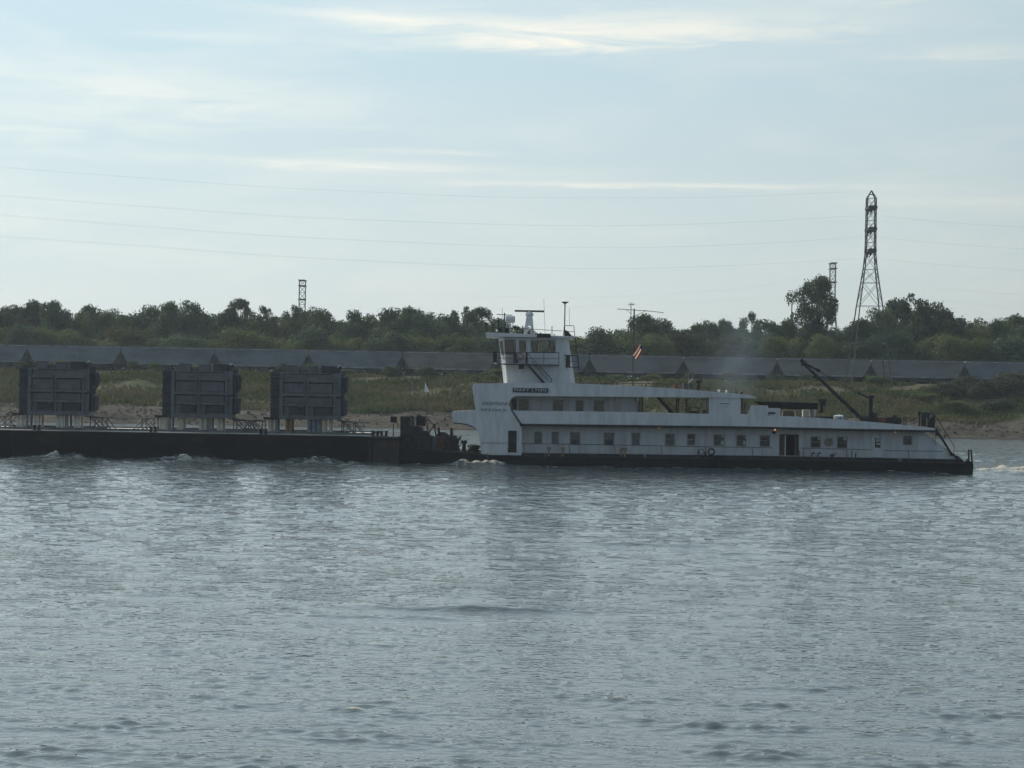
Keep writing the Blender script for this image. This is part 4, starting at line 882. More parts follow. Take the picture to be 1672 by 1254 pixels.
# --- main deck rail and fittings
h = MB()
def rail(pp, Y, r=.028):
    for a, b in zip(pp[:-1], pp[1:]): h.ptube(a, b, Y, r)
rail([(849,724),(1040,727.2),(1150,729.4),(1262,731.3)], 200.45); rail([(786,723),(828,723.4)], 200.05, .02); rail([(1307,731.5),(1424,734.6)], 200.45); rail([(1444,735.6),(1540,737)], 200.45)
for px in (856,930,1004,1080,1153,1229,1312,1383,1484): yy = 724 + (px-849)*.0178; h.ptube((px-1, yy), (px+1.2, yy+21), 200.45, .03)
for px in (1305, 1391): h.ptube((px, 736), (px, 750), 200.45, .045)
part(h, 'deck_railing', 'dgrey')
for px, yb, w_ in ((896,744,1),(918.7,744.5,1),(1014.5,746.5,1.1),(1020.5,746.5,1.1)):
    h = MB(); x, z = P(px, yb, 200.3); h.lathe((x, 200.3, z), [(.09,0),(.09,.55*w_),(.19,.6*w_),(.2,.78*w_),(.1,.82*w_)], 10); part(h, 'bitt', 'yellow')
h = MB(); x, z = P(1161.4, 737.5, 200.42); h.torus((x, 200.36, z), .28, .075); part(h, 'hose_coil', 'black')
h = MB(); x, z = P(1145, 737.5, 200.5); h.torus((x, 200.5, z), .24, .03); h.pbox(1150, 738, 1154, 746, 200.5, .2); h.pbox(1139, 736, 1142, 748, 200.4, .1); part(h, 'hose_rack', 'dgrey')
for px in (1325.5, 1335.5):
    h = MB(); h.ptube((px, 749), (px, 740.5), 200.5, .07); h.ptube((px, 740.8), (px+3, 739), 200.5, .07); h.ptube((px+2.4, 739), (px+5, 740.5), 200.5, .07); part(h, 'vent_pipe', 'blueg')
h = MB(); x, z = P(1353, 722, 201); h.lathe((x, 200.95, z), [(.40,0),(.42,.05),(.40,.22)], 9, 'Y'); h.tube((x-.1, 200.9, z), (x+.32, 200.9, z+.42), .05); part(h, 'hose_reel', 'tan')
h = MB(); x, z = P(1359, 744, 200.6); h.lathe((x, 200.6, z-.15), [(.12,0),(.16,.2),(.08,.35)], 8); h.tube((x-.25, 200.6, z), (x+.25, 200.6, z+.08), .05); h.tube((x+.2, 200.6, z), (x+.3, 200.6, z+.3), .04); part(h, 'valve', 'red')
h = MB(); h.ptube((1397.5, 739), (1396.5, 750), 200.4, .07); part(h, 'vent_pipe', 'dgrey')
h = MB(); h.pbox(1467, 747, 1468.4, 755, 199.95, .05); h.pbox(1470.5, 748, 1472, 754, 199.95, .05); h.pbox(1052, 741, 1054.2, 749, 199.93, .05); h.pbox(795, 740, 796.5, 746, 199.95, .05); h.pbox(890, 741, 891, 747, 199.95, .05); part(h, 'line_hook', 'bluew')
for px, py in ((865,694.6),(1075.6,698),(1265.5,701.8),(1462,705)):
    h = MB(); x, z = P(px, py, 200.9); h.lathe((x, 200.9, z+.02), [(.13,.1),(.13,.16),(.06,.2)], 10); lm = part(h, 'deck_lamp', 'dgrey'); g = MB(); g.lathe((x, 200.9, z-.05), [(.02,0),(.06,.03),(.07,.09),(.06,.12)], 10); part(g, 'lamp_glass', 'lamp', lm)
h = MB(); h.pbox(1262.5, 704.5, 1266, 708.5, YW-.25, .2); part(h, 'speaker', 'black')
# --- name boards and company name
h = MB(); a, b, c, d = RC(837, 633.6, 895.2, 641, 200.1); h.box(a, b, 200.07, 200.117, c, d); nb = part(h, 'name_board', 'black')
x, z = P(866, 637.1, 200.07); text('MARY LYNN', 'lettering', x, 200.066, z, .40, M['paint'], nb, wide=2.95, ext=.004, space=1.15)
x, z = P(811, 659.6, 200.1); text('HERMANN', 'lettering', x, 200.115, z, .5, M['dgrey'], boat, wide=2.5, ext=.005)
x, z = P(806, 669, 200.1); text('Sand & Gravel, Inc.', 'lettering', x, 200.115, z, .42, M['black'], boat, shear=.5, wide=2.5, ext=.005)
h = MB(); h.ptube((787.5,658), (791,656.6), 200.11, .012); h.ptube((787.5,660), (792,662.5), 200.11, .012); h.ptube((791,656.6), (797,657.2), 200.11, .012); part(h, 'emblem', 'bluew')
# --- pilothouse
def ring(tx, ty, bx, by): return
YN, YC, YFc, YFn = 203.2, 204.5, 207.5, 208.8
T = {'n0': P(822,551,YN), 'n1': P(919,551.6,YN), 'c0': P(814,551,YC), 'c1': P(928,552,YC)}
B = {'n0': P(828.5,626.5,YN), 'n1': P(932,628,YN), 'c0': P(822.5,626.5,YC), 'c1': P(939.5,628,YC)}
def ph_rects(rects):
    out = []
    for x0, x1, y0, y1 in rects:
        v0 = (626.8-y1)/(626.8-551.2); v1 = (626.8-y0)/(626.8-551.2); vm = (v0+v1)/2; xl = 828.5+(822-828.5)*vm; xr_ = 932+(919-932)*vm
        out.append(((x0-xl)/(xr_-xl), (x1-xl)/(xr_-xl), v0, v1))
    return out
PW = [(825,841,555.5,578),(848.6,858,557,573),(867.5,877,557,575),(878.3,895.5,557,575),(896.8,906,557,575)]
ph = part(MB().wall([B['n0'], B['n1'], T['n1'], T['n0']], YN, .08, ph_rects(PW)), 'pilothouse', 'paint')
FW = [(877,901,555,574)]
m_ = MB().wall([B['n0'], B['n1'], T['n1'], T['n0']], YFn-.08, .08, ph_rects([(878.5,897,554,574)]))
def q4(mb, a, ya, b, yb, A, B_, t=.06):
    """slanted panel: bottom a-b, top A-B_, with thickness inward"""
    o = Vector((b[0]-a[0], yb-ya, 0)).normalized(); n = Vector((-o.y, o.x, 0))*t
    v = [Vector((a[0],ya,a[1])), Vector((b[0],yb,b[1])), Vector((B_[0],yb,B_[1])), Vector((A[0],ya,A[1]))]
    mb.add(v + [p+n for p in v], [(0,1,2,3),(7,6,5,4),(0,4,5,1),(2,6,7,3),(1,5,6,2),(3,7,4,0)])
q4(m_, B['c0'], YC, B['n0'], YN, T['c0'], T['n0']); q4(m_, B['n1'], YN, B['c1'], YC, T['n1'], T['c1'])
q4(m_, B['c0'], YFc, B['c0'], YC, T['c0'], T['c0']); q4(m_, B['c1'], YC, B['c1'], YFc, T['c1'], T['c1'])
q4(m_, B['n0'], YFn, B['c0'], YFc, T['n0'], T['c0']); q4(m_, B['c1'], YFc, B['n1'], YFn, T['c1'], T['n1'])
part(m_, 'pilothouse_shell', 'paint')
h = MB(); zf2 = Zz(870,594,YN); h.box(P(822,590,YN)[0], P(924,590,YN)[0], YN+.09, YFn-.09, zf2-.05, zf2); part(h, 'pilothouse_floor', 'dgrey')
h = MB(); h.box(P(829,590,YN)[0], P(838,590,YN)[0], 204, 208, zf2, zf2+1.05); h.pbox(888, 570, 895, 594, 205.5, .5); part(h, 'console', 'wood')
h = MB()
for (x0,x1,y0,y1) in PW:
    a, b, c, d = RC(x0,y0,x1,y1,YN); t = .05; h.box(a-t, a, YN-.03, YN-.003, c-t, d+t); h.box(b, b+t, YN-.03, YN-.003, c-t, d+t); h.box(a, b, YN-.03, YN-.003, c-t, c); h.box(a, b, YN-.03, YN-.003, d, d+t)
wf = part(h, 'window', 'black'); 
for (x0,x1,y0,y1) in PW: g = MB(); a, b, c, d = RC(x0,y0,x1,y1,YN); g.box(a, b, YN+.03, YN+.036, c, d); part(g, 'pane', 'glass', wf)
h = MB(); x0, z0 = P(868, 566.5, YN); h.box(P(822.5,566,YN)[0], P(858.5,566,YN)[0], YN+.35, YN+.36, z0-1.3, z0+.6); part(h, 'curtain_or_darkener', 'black'); h = MB(); h.box(x0, P(877,566,YN)[0], YN+.04, YN+.05, z0-.7, z0+.4); part(h, 'curtain_or_darkener', 'wood'); h = MB(); h.box(P(897,566,YN)[0], P(906,566,YN)[0], YN+.3, YN+.31, z0-.4, z0+.5); part(h, 'curtain_or_darkener', 'wood')  # black sheet added behind the first two panes to darken them
# front corner facet window strips
h = MB()
for v0, v1 in ((.12,.30),(.62,.92)):
    c0 = Vector((B['c0'][0]*(1-v0)+T['c0'][0]*v0, YC, B['c0'][1]*(1-v0)+T['c0'][1]*v0)); n0 = Vector((B['n0'][0]*(1-v0)+T['n0'][0]*v0, YN, B['n0'][1]*(1-v0)+T['n0'][1]*v0))
    c1 = Vector((B['c0'][0]*(1-v1)+T['c0'][0]*v1, YC, B['c0'][1]*(1-v1)+T['c0'][1]*v1)); n1 = Vector((B['n0'][0]*(1-v1)+T['n0'][0]*v1, YN, B['n0'][1]*(1-v1)+T['n0'][1]*v1))
    o = Vector((-.035,-.02,0)); v = [c0.lerp(n0,.2), c0.lerp(n0,.75), c1.lerp(n1,.75), c1.lerp(n1,.2)]
    if v0 > .5: h.add([p+o for p in v]+[p for p in v], [(0,1,2,3),(7,6,5,4),(0,4,5,1),(2,6,7,3),(1,5,6,2),(3,7,4,0)])
part(h, 'corner_window', 'dgrey')
h = MB(); h.prism([P(a, b, 202.6) for a, b in ((792.5,542.5),(938.5,549.4),(938.5,551.8),(919,551.6),(793.5,549.4))], 202.6, 209.4); rf = part(h, 'pilothouse_roof', 'paint', bevel=.03)
h = MB(); h.pbox(876.7, 544.6, 899.3, 551.2, 202.54, .05); part(h, 'name_board', 'black')
# wing walkway with rails
h = MB(); a = P(812,594,202.2)[0]; b = P(913,595,202.2)[0]; z = Zz(862,594.6,202.2); h.box(a, b, 202.2, YN-.01, z-.08, z); part(h, 'wing_walkway', 'black')
h = MB(); rail([(806,575),(913,576)], 202.22, .035); rail([(812,584.5),(913,585.5)], 202.22, .025); rail([(812,593.5),(806,575)], 202.22, .03)
for px in (839.5, 815, 912.5, 888): h.ptube((px, 575.5), (px, 594.5), 202.22, .03)
h.pbox(858, 575.5, 861.5, 594.5, 202.2, .06); part(h, 'walkway_railing', 'black')
h = MB(); h.pbox(805, 575, 811.5, 592, 202.3, .7); part(h, 'running_light_screen', 'black', bevel=.02); h = MB(); h.pbox(806, 592.3, 812, 594, 202.3, .6); part(h, 'light_bracket', 'whitep')
h = MB(); h.pbox(838, 577, 846, 592, 202.6, .3); part(h, 'valve_box', 'dgrey', bevel=.02)
h = MB(); h.pbox(847, 595.5, 854.5, 603, 202.7, .45); part(h, 'flood_lamp', 'black', bevel=.03)
h = MB()
for Y in (202.0, 202.7):
    x0, z0 = P(860,594,Y); x1, z1 = P(888,626,Y); h.add([(x0-.12,Y,z0),(x0+.18,Y,z0),(x1+.18,Y,z1),(x1-.12,Y,z1),(x0-.12,Y+.05,z0),(x0+.18,Y+.05,z0),(x1+.18,Y+.05,z1),(x1-.12,Y+.05,z1)], [(0,3,2,1),(4,5,6,7),(0,1,5,4),(1,2,6,5),(2,3,7,6),(3,0,4,7)])
for i in range(9): x, z = P(861.5+i*3.1, 596+i*3.5, 202.0); h.box(x-.13, x+.13, 202.05, 202.7, z-.03, z)
for Y in (202.0, 202.7):
    h.ptube((862,577), (877,594), Y, .03); h.ptube((877,594), (901,619), Y, .03); h.ptube((901,619), (899,625.5), Y, .03); h.ptube((868,590), (895,621), Y, .022)
part(h, 'pilothouse_stair', 'black')
h = MB(); h.ptube((921,580), (944,580.5), 203, .03); h.ptube((931,590), (944,590.5), 203, .025); h.ptube((924,599.5), (946,599.8), 203, .04); h.ptube((943.5,580), (945.5,600), 203, .025); h.pbox(924, 580, 931, 599.5, 203, .6); part(h, 'aft_platform', 'black')
h = MB()
for Y in (203.3, 203.9): h.ptube((938.6,549), (948.5,627), Y, .035)
for i in range(19): t = i/19; h.ptube((938.6+9.9*t, 549+78*t), (938.6+9.9*t, 549+78*t), 203.3, .02, 203.9)
part(h, 'ladder', 'black')
h = MB()
for Y in (202.7, 205.5): rail([(919.5,550),(921.5,531.8),(937,531.8),(938.5,550)], Y, .03); rail([(920,541),(938,541.5)], Y, .025)
part(h, 'roof_cage', 'black')
h = MB(); h.pprism([(922,549.5),(922.8,538.5),(928,541),(934.5,549.5)], 203.2, .9); part(h, 'horn_box', 'black')
h = MB()
for Yr in (202.7, 209.2):
    h = MB(); rail([(794,533.8),(870,537.4),(918,540.4)], Yr, .025)
    for px, y0, y1 in ((794.4,534,543),(804,535,543),(853,531.5,545),(870,537,546),(901.3,532.5,547)): h.ptube((px,y0), (px,y1), Yr, .035)
    part(h, 'roof_railing', 'black')
# mast gear
h = MB(); Y = 205.5; pz = [P(a, b, Y) for a, b in ((855,545),(859.8,516),(869.5,516.3),(872.3,546),(867.5,545.7),(866.6,533),(864.5,530.6),(862.2,533),(861,545.4))]
h.prism(pz, Y, Y+.12); h.prism(pz, Y+1., Y+1.12); h.pbox(860.6, 524, 868.6, 526.5, Y+.12, .88); h.pbox(859.8,516,869.5,518.5,Y+.12,.88); rd = part(h, 'radar_mast', 'paint')
h = MB(); x, z = P(864.3, 516, Y+.5); h.lathe((x, Y+.5, z), [(.35,0),(.42,.1),(.36,.28),(.2,.4),(.12,.46)], 12); part(h, 'radar_motor', 'paint', rd); h = MB(); h.box(x-1.42, x+1.42, Y+.4, Y+.6, z+.38, z+.56); part(h, 'scanner_bar', 'dgrey', rd, bevel=.04)
h = MB(); x, z = P(832.5, 521.5, 205); h.lathe((x-.42, 205, z), [(.25,0),(.34,.06),(.36,.5),(.34,.85),(.26,.92)], 14, 'X'); h.tube((x, 205, z-.3), (x, 205, z-1.25), .08); h.tube((x-.3, 205, z-.35), (x-.3, 205, z-.8), .05); h.tube((x+.3, 205, z-.35), (x+.3, 205, z-.8), .05); h.box(x-.35,x+.35,204.9,205.1,z-.85,z-.75); part(h, 'searchlight', 'paint', smooth=False)
h = MB(); h.ptube((823.8,511), (823.8,544), 205, .06); h.ptube((811,513.4), (836.5,514.6), 205, .035); h.ptube((820,503), (820.3,544), 205, .018); part(h, 'signal_mast', 'dgrey')
h = MB(); h.ptube((813.5,524), (813.8,543), 204, .06); h.pbox(811,519,815.2,525,203.9,.3); h.pbox(811.5,536,820,542,203.8,.5); h.pbox(824.5,536,831,543,204.5,.5); h.pbox(803.5,529,806.5,533,204,.2); part(h, 'lamp_post', 'black')
h = MB(); 
for px, py in ((811.4,521),(811.4,539.5)): x, z = P(px, py, 203.85); h.lathe((x, 203.75, z), [(.1,0),(.13,.12)], 10, 'Y')
part(h, 'signal_lamp', 'whitep')
h = MB(); x, z = P(794, 529, 203); h.box(x-.12, x+.12, 202.9, 203.1, z-.12, z+.12); h.tube((x,203,z-.1), (x,203,z-.8), .04); part(h, 'steering_light', 'black')
h = MB(); x, z = P(843, 534.6, 204); h.lathe((x-.3, 204, z), [(.16,0),(.07,.15),(.05,.6)], 8, 'X'); h.lathe((x-.15, 204.3, z-.17), [(.14,0),(.06,.15),(.05,.7)], 8, 'X'); h.tube((x+.1,204,z),(x+.1,204,z-.6),.03); part(h, 'air_horn', 'black')
h = MB(); h.ptube((922.6,495), (921.6,549), 204.5, .055); x, z = P(922.6, 493, 204.5); h.lathe((x, 204.5, z-.25), [(.06,0),(.12,.1),(.33,.2),(.33,.27)], 12); part(h, 'tall_antenna', 'dgrey')
h = MB(); h.ptube((888,488), (890,545), 206, .014); h.ptube((929.6,503), (929.8,532), 204, .013); part(h, 'whip_antenna', 'dgrey')
h = MB()
for px in (780.5, 803.5, 811): x, z = P(px, 619, 203); h.pbox(px-2, 616.5, px+2, 619, 203, .3); h.ptube((px, 619), (px, 628), 203, .03)
part(h, 'fore_deck_light', 'black')
# flag mast
h = MB(); Y = 204; h.ptube((1035.6,504), (1032.6,632), Y, .065); h.ptube((1030.4,494), (1030.1,530), Y+.2, .035); h.ptube((1008,504.5), (1060,508), Y, .03); h.ptube((1052,507), (1084,510.6), Y+.1, .028)
h.ptube((1035,517), (1054,507.5), Y, .022); h.ptube((1022,505.5), (1030,512), Y, .018); h.ptube((1026.5,497.4), (1036.8,496.6), Y+.2, .03)
for px in (1027, 1030.4, 1033.5): h.ptube((px,494.4), (px,499.6), Y+.2, .018)
h.ptube((1030,528), (1034.9,532), Y, .03); h.ptube((1035.5,549.6), (1047.2,551), Y, .02); h.ptube((1047.4,545), (1047,562), Y, .012); part(h, 'mast', 'dgrey')
fm = [mat('flag red', (.5,.05,.03), None, .8, trans=.45), mat('flag white', (.95,.88,.76), None, .8, trans=.6), mat('flag blue', (.04,.06,.14), None, .8, trans=.3)]
V = []; Fc = []; mi = []; n = 5; Y = 203.95
for i in range(n+1):
    t = i/n
    for j in range(9):
        s = j/8; top = Vector((1044.0 + 4*t, 561.5 + 4.5*t)); bot = Vector((1031 + 11*t, 578 + 10.5*t)); p = top.lerp(bot, s); p.x += 1.4*math.sin(s*3.1+t)*(.4+t)
        x, z = P(p.x, p.y, Y); V.append((x, Y + .09*math.sin(t*9+s*2), z))
for i in range(n):
    for j in range(8): Fc.append((i*9+j, i*9+j+1, (i+1)*9+j+1, (i+1)*9+j)); mi.append(2 if (j < 2 and i > 1) else (0 if i % 2 == 0 else 1))
fx0, fz0 = P(1046.5, 561, Y); fme = bpy.data.meshes.new('flag'); fme.from_pydata([(a-fx0, b-Y, c-fz0) for a, b, c in V], [], Fc)
for m in fm: fme.materials.append(m)
fme.polygons.foreach_set('material_index', mi); fo = bpy.data.objects.new('flag', fme); COL.objects.link(fo); fo.location = (fx0, Y, fz0); sm = fo.modifiers.new('s', 'SOLIDIFY'); sm.thickness = .01
tag(fo, 'limp red and white striped flag with dark blue corner, hanging on the towboat mast', 'flag')
# roof vents and rails
h = MB(); rail([(941,625.4),(1020,625.8),(1100,627)], 203, .03); rail([(941,625.4),(1020,625.8),(1100,627)], 210, .03)
for px in range(946, 1100, 18): h.ptube((px, 625.8), (px, 634), 210, .025)
part(h, 'roof_edge_rail', 'black')
h = MB(); x, z = P(1140.2, 637, 204); h.lathe((x, 204, z-.1), [(.19,0),(.19,.5),(.15,.55),(.15,.72),(.30,.78),(.31,1.0),(.2,1.12)], 12); part(h, 'exhaust_stack', 'black')
for px, w_ in ((1104,6),(1119.5,7),(1128.5,7)): h = MB(); h.pbox(px-w_/2, 627.5, px+w_/2, 637, 203.4, .6); h.pbox(px-w_/2-.6, 626.5, px+w_/2+.6, 627.8, 203.3, .8); part(h, 'roof_vent', 'dgrey' if px > 1110 else 'red', bevel=.02)
h = MB(); h.ptube((1124.5,625), (1131.5,618.3), 203.6, .05); h.ptube((1131,610), (1131,628), 204, .02); h.ptube((1124,608),(1124,628),205,.015); part(h, 'vent_pipe', 'bluew')
for px, py in ((1174,639.5),(1186,640.5),(1202,642.5),(1211,643.5)): h = MB(); x, z = P(px, py+2, 202); h.lathe((x, 202, z), [(.08,0),(.08,.18),(.13,.2),(.1,.32)], 8); part(h, 'air_vent', 'whitep' if px < 1190 else 'black')
# --- foredeck gear
KN = [(653.5,679.8),(668.5,679.8),(670,694.5),(684,696),(689,697),(690,703),(700,704),(702,711),(710,713),(713,736),(653.5,733)]
KF = [(653.5,680.5),(668.5,680.5),(670,697),(676,697),(680,712),(690,716),(694,736),(653.5,733)]
for Y, kk in ((201.2, KN), (208.8, KF)): h = MB(); h.prism([P(a, b, 201.2) for a, b in kk], Y, Y+1.5); kn = part(h, 'push_knee', 'black', bevel=.04)
h = MB(); a = P(654,700,201.2)[0]; h.box(a, a+.5, 203.1, 208.8, .9, 3.3); part(h, 'knee_beam', 'black')
h = MB()
for yy in range(681, 735, 6): h.pbox(669, yy, 670.5, yy+1, 201.1, .3)
h.ptube((670,681), (674,695), 203, .04); h.ptube((672.5,679), (677,684), 203, .12); h.ptube((674.5,682), (672,694), 203, .1); part(h, 'knee_ladder', 'dgrey')
h = MB(); h.pbox(679.5, 679, 690, 695.5, 203.5, 1.2); h.pbox(683, 677, 686.5, 679, 203.6, .6); h.pbox(690.2, 680, 694.5, 696, 203.7, .8); part(h, 'generator_box', 'black', bevel=.03)
h = MB(); x, z = P(699, 692, 204.5); h.ptube((694,679), (712,698), 203.2, .05); h.ptube((696,685), (700,707), 203.2, .05); h.ptube((700,707), (709,695), 203.4, .06); h.ptube((706,697), (715,690), 203.6, .045); h.ptube((709,692), (712,712), 203.4, .06); h.ptube((716,698), (717,712), 203.8, .12); part(h, 'rigging', 'black')
h = MB(); x, z = P(709.5, 736, 201.3); h.lathe((x, 201.3, z-.1), [(.27,0),(.27,1.3),(.2,1.36)], 12); part(h, 'mooring_post', 'dgrey')
def winch(px, py, Y, r, m, lab):
    h = MB(); x, z = P(px, py, Y); h.lathe((x, Y, z+r), [(r,0),(r,.08),(r*.62,.09),(r*.72,.3),(r*.66,.55),(r*.72,.8),(r,.81),(r,.9)], 14, 'Y'); h.box(x-r*1.1, x+r*1.1, Y-.1, Y+1.0, z-.35, z+.2); h.tube((x+r*.8, Y+.9, z+r*1.2), (x+r*1.3, Y+.9, z+r*1.9), .06); part(h, 'winch', m)
winch(718.5, 734, 202.0, .62, 'red', 0); winch(736.5, 735, 201.6, .72, 'black', 0); winch(728, 735, 204.5, .7, 'red', 0); winch(737, 736, 208.5, .7, 'black', 0); winch(722, 732, 209.5, .8, 'dgrey', 0)
h = MB(); x, z = P(742, 722, 201.4); h.torus((x, 201.4, z), .62, .03); part(h, 'hand_wheel', 'black')
h = MB(); x, z = P(737, 735, 202.6); h.pbox(734.8, 699, 739.3, 722, 202.6, .28); part(h, 'post', 'black')
h = MB(); x, z = P(757.5, 739, 201.4); h.lathe((x, 201.4, z-.05), [(.28,0),(.19,.15),(.17,.85),(.27,.98),(.3,1.15),(.16,1.22)], 12); part(h, 'capstan', 'black')
h = MB()
for i in range(46):
    a = random.uniform(0, 6.28); q = random.random(); x, z = P(773, 740, 202); rr = random.uniform(.2, .62)*(1-q*.4); h.torus((x + random.uniform(-.3,.3), 202.2+random.uniform(-.4,.4), z + q*.75), rr, .05, 'Z', 10, 4)
part(h, 'rope_heap', 'rusthull')
h = MB(); x, z = P(746, 737.5, 200.3); h.box(x-.4, x+.6, 200.3, 201, z-.1, z+.05); h.lathe((P(748,730,201.5)[0], 201.5, z), [(.1,0),(.1,.45),(.16,.5),(.1,.56)], 8); part(h, 'cleat', 'dgrey')
# --- aft deck
h = MB(); h.ptube((1405,684), (1420,684.5), 202.5, .3); h.pbox(1405, 680, 1432, 691, 202, 1.4); h.pbox(1418, 650, 1425, 682, 202.4, .45); cr = part(h, 'deck_crane', 'black', bevel=.02)
g = MB(); g.lathe((P(1421.5,649,202.6)[0], 202.62, Zz(1421.5,650,202.6)), [(.24,0),(.34,.05),(.36,.22),(.28,.28)], 10); g.ptube((1402,642), (1417.5,649), 202.6, .09); x, z = P(1402.5, 642, 202.6); g.lathe((x, 202.5, z), [(.14,0),(.14,.2)], 10, 'Y'); g.pbox(1424.5, 674, 1432, 687, 202.2, .8); part(g, 'winch_head', 'black', cr)
g = MB(); g.tube((P(1306.5,588.5,202.6)[0], 202.6, Zz(1306.5,588.5,202.6)), (P(1408,685,202.6)[0], 202.6, Zz(1408,685,202.6)), .13, 8, .2); g.ptube((1306,589), (1337.5,605.5), 202.6, .1); g.ptube((1307,587.5), (1316,595), 202.6, .2); g.ptube((1308,594), (1312,595), 202.6, .16); g.ptube((1333,603), (1339,606), 202.6, .15); g.ptube((1328,613),(1332,615),202.6,.2); part(g, 'boom', 'black', cr)
g = MB(); g.ptube((1338,606), (1402,642), 202.55, .02); g.ptube((1338,606.6), (1403,644), 202.75, .02); part(g, 'hoist_cable', 'black', cr)
h = MB(); h.pbox(1434, 681, 1446, 693, 202, 1.5); part(h, 'winch_housing', 'red', bevel=.03); h = MB()
h.pbox(1446.2, 681.5, 1471, 694, 202.1, 1.4)
for i in range(5): x, z = P(1449+i*5, 688, 202); h.lathe((x, 201.95, z), [(.22,0),(.24,.08),(.18,.12)], 10, 'Y')
h.pbox(1458.5, 677.5, 1464, 681.5, 202.3, .3); h.ptube((1455,681), (1469,678.5), 202.4, .04); part(h, 'engine_block', 'black', bevel=.02)
h = MB(); rail([(1330,679.5),(1405,682)], 200.6, .025)
for px in (1372, 1398): h.ptube((px,680), (px,687.5), 200.6, .03)
part(h, 'aft_railing', 'black'); h = MB(); rail([(1474,681.8),(1504,682.2)], 200.6, .028); rail([(1480,689),(1500,689.4)], 200.6, .022)
for px, y0, y1 in ((1475.4,682,695.5),(1479,681,696)): h.ptube((px,y0), (px,y1), 200.6, .05 if px > 1470 else .03)
part(h, 'aft_railing', 'black')
h = MB(); h.pbox(1500, 676, 1502.4, 698, 201, .2); h.pbox(1498.6, 671.5, 1503.6, 677, 200.95, .3); part(h, 'light_post', 'black', bevel=.02)
h = MB(); h.pbox(1504, 673.4, 1525, 696.5, 202.6, .12)
for i in range(16): h.pbox(1504, 674+i*1.4, 1525, 674.6+i*1.4, 202.55, .06)
part(h, 'louvre_screen', 'dgrey')
h = MB(); h.pbox(1514, 683, 1520, 700, 201.3, .5); h.pbox(1520, 677, 1526.5, 701, 201.4, .5); h.ptube((1516,690),(1521,686),201.2,.1); x, z = P(1524.5, 682, 201); h.lathe((x, 201, z), [(.15,0),(.2,.1),(.15,.3)], 8); part(h, 'winch', 'black', bevel=.02)
h = MB()
for Y in (201.0, 201.8):
    x0, z0 = P(1527,698,Y); x1, z1 = P(1555,743,Y); h.add([(x0-.14,Y,z0),(x0+.1,Y,z0),(x1+.1,Y,z1),(x1-.14,Y,z1),(x0-.14,Y+.05,z0),(x0+.1,Y+.05,z0),(x1+.1,Y+.05,z1),(x1-.14,Y+.05,z1)], [(0,3,2,1),(4,5,6,7),(0,1,5,4),(1,2,6,5),(2,3,7,6),(3,0,4,7)])
    h.ptube((1528.6,681), (1558,728.5), Y, .035); h.ptube((1558,728.5), (1556.8,741), Y, .03); h.ptube((1524,684), (1528.6,681), Y, .03); h.ptube((1543,704.5), (1541,722), Y, .02)
for i in range(11): x, z = P(1528+i*2.5, 700+i*4, 201); h.box(x-.12, x+.12, 201.05, 201.8, z-.02, z+.02)
part(h, 'aft_stair', 'black')
h = MB(); h.ptube((1523.5,703), (1523.5,722), 201, .02); h.ptube((1527,703), (1527,726), 201, .02); h.pbox(1528, 706, 1532, 711.5, 200.9, .25); part(h, 'flood_lamp', 'black')
h = MB(); h.pbox(1552, 741, 1559, 744, 200.9, 1.1); h.pprism([(1557,743.5),(1566,745),(1566.5,748.5),(1569.5,749),(1570,754),(1562,752)], 201.1, 9.6); part(h, 'stern_step', 'black')
h = MB(); h.ptube((1581.8,734), (1581.4,756), 200.6, .09); h.ptube((1580.4,750), (1580.4,757), 200.4, .16); h.ptube((1585.6,734), (1587.4,756), 200.7, .08); part(h, 'stern_bitt', 'rusthull'); h = MB(); h.ptube((1558,736.6), (1585,736), 200.7, .015); part(h, 'stern_line', 'dgrey')
# things carried on the aft deck
sk = thing('skiff', 'small dark open skiff resting on chocks on the towboat upper deck', 'boat', (P(1290,667,203)[0], 203.8, Zz(1290,669,203))); h = MB()
prof = [(1233,655.3,655.9),(1240,655.5,659.5),(1254.5,655.8,664.8),(1275,656.2,666.8),(1300,656.9,668),(1336,658.4,669)]
V = []; Fc = []
for i, (px, yt, yb) in enumerate(prof):
    hw = [.03,.35,.62,.74,.76,.7][i]; xt, zt = P(px, yt, 203.1); _, zb = P(px, yb, 203.1)
    V += [(xt, 203.8-hw, zt), (xt, 203.8-hw*.75, (zt+zb)/2-.05), (xt, 203.8-hw*.45, zb), (xt, 203.8+hw*.45, zb), (xt, 203.8+hw*.75, (zt+zb)/2-.05), (xt, 203.8+hw, zt)]
for i in range(5):
    for j in range(5): Fc.append((i*6+j, (i+1)*6+j, (i+1)*6+j+1, i*6+j+1))
Fc.append(tuple(range(30, 36))); h.add(V, Fc); o = part(h, 'hull', 'black', sk); so = o.modifiers.new('s', 'SOLIDIFY'); so.thickness = .04
h = MB(); h.ptube((1240,655.4), (1300,656.8), 203.1, .03); h.ptube((1300,656.8), (1336,658.3), 203.05, .03); part(h, 'gunwale', 'dgrey', sk)
for px in (1275, 1305): h = MB(); x, z = P(px, 660, 203.2); h.box(x-.14, x+.14, 203.25, 204.35, z-.03, z+.01); part(h, 'thwart', 'tan', sk)
h = MB(); x, z = P(1343, 654, 203.8); h.box(x-.36, x+.34, 203.55, 204.05, z-.27, z+.16); h.box(x-.28, x+.28, 203.6, 204.0, z-.5, z-.27); ob = part(h, 'outboard_motor', 'black', sk, bevel=.08)
g = MB(); g.pprism([(1338,659),(1345,659),(1343.5,668),(1345,674),(1337,674.5),(1339.5,668)], 203.75, .12); g.ptube((1335,647), (1337.5,657), 203.8, .05); g.lathe((P(1337,673,203.8)[0], 203.81, Zz(1337,673,203.8)), [(.05,0),(.13,.02),(.05,.06)], 6, 'X'); part(g, 'motor_leg', 'black', ob)
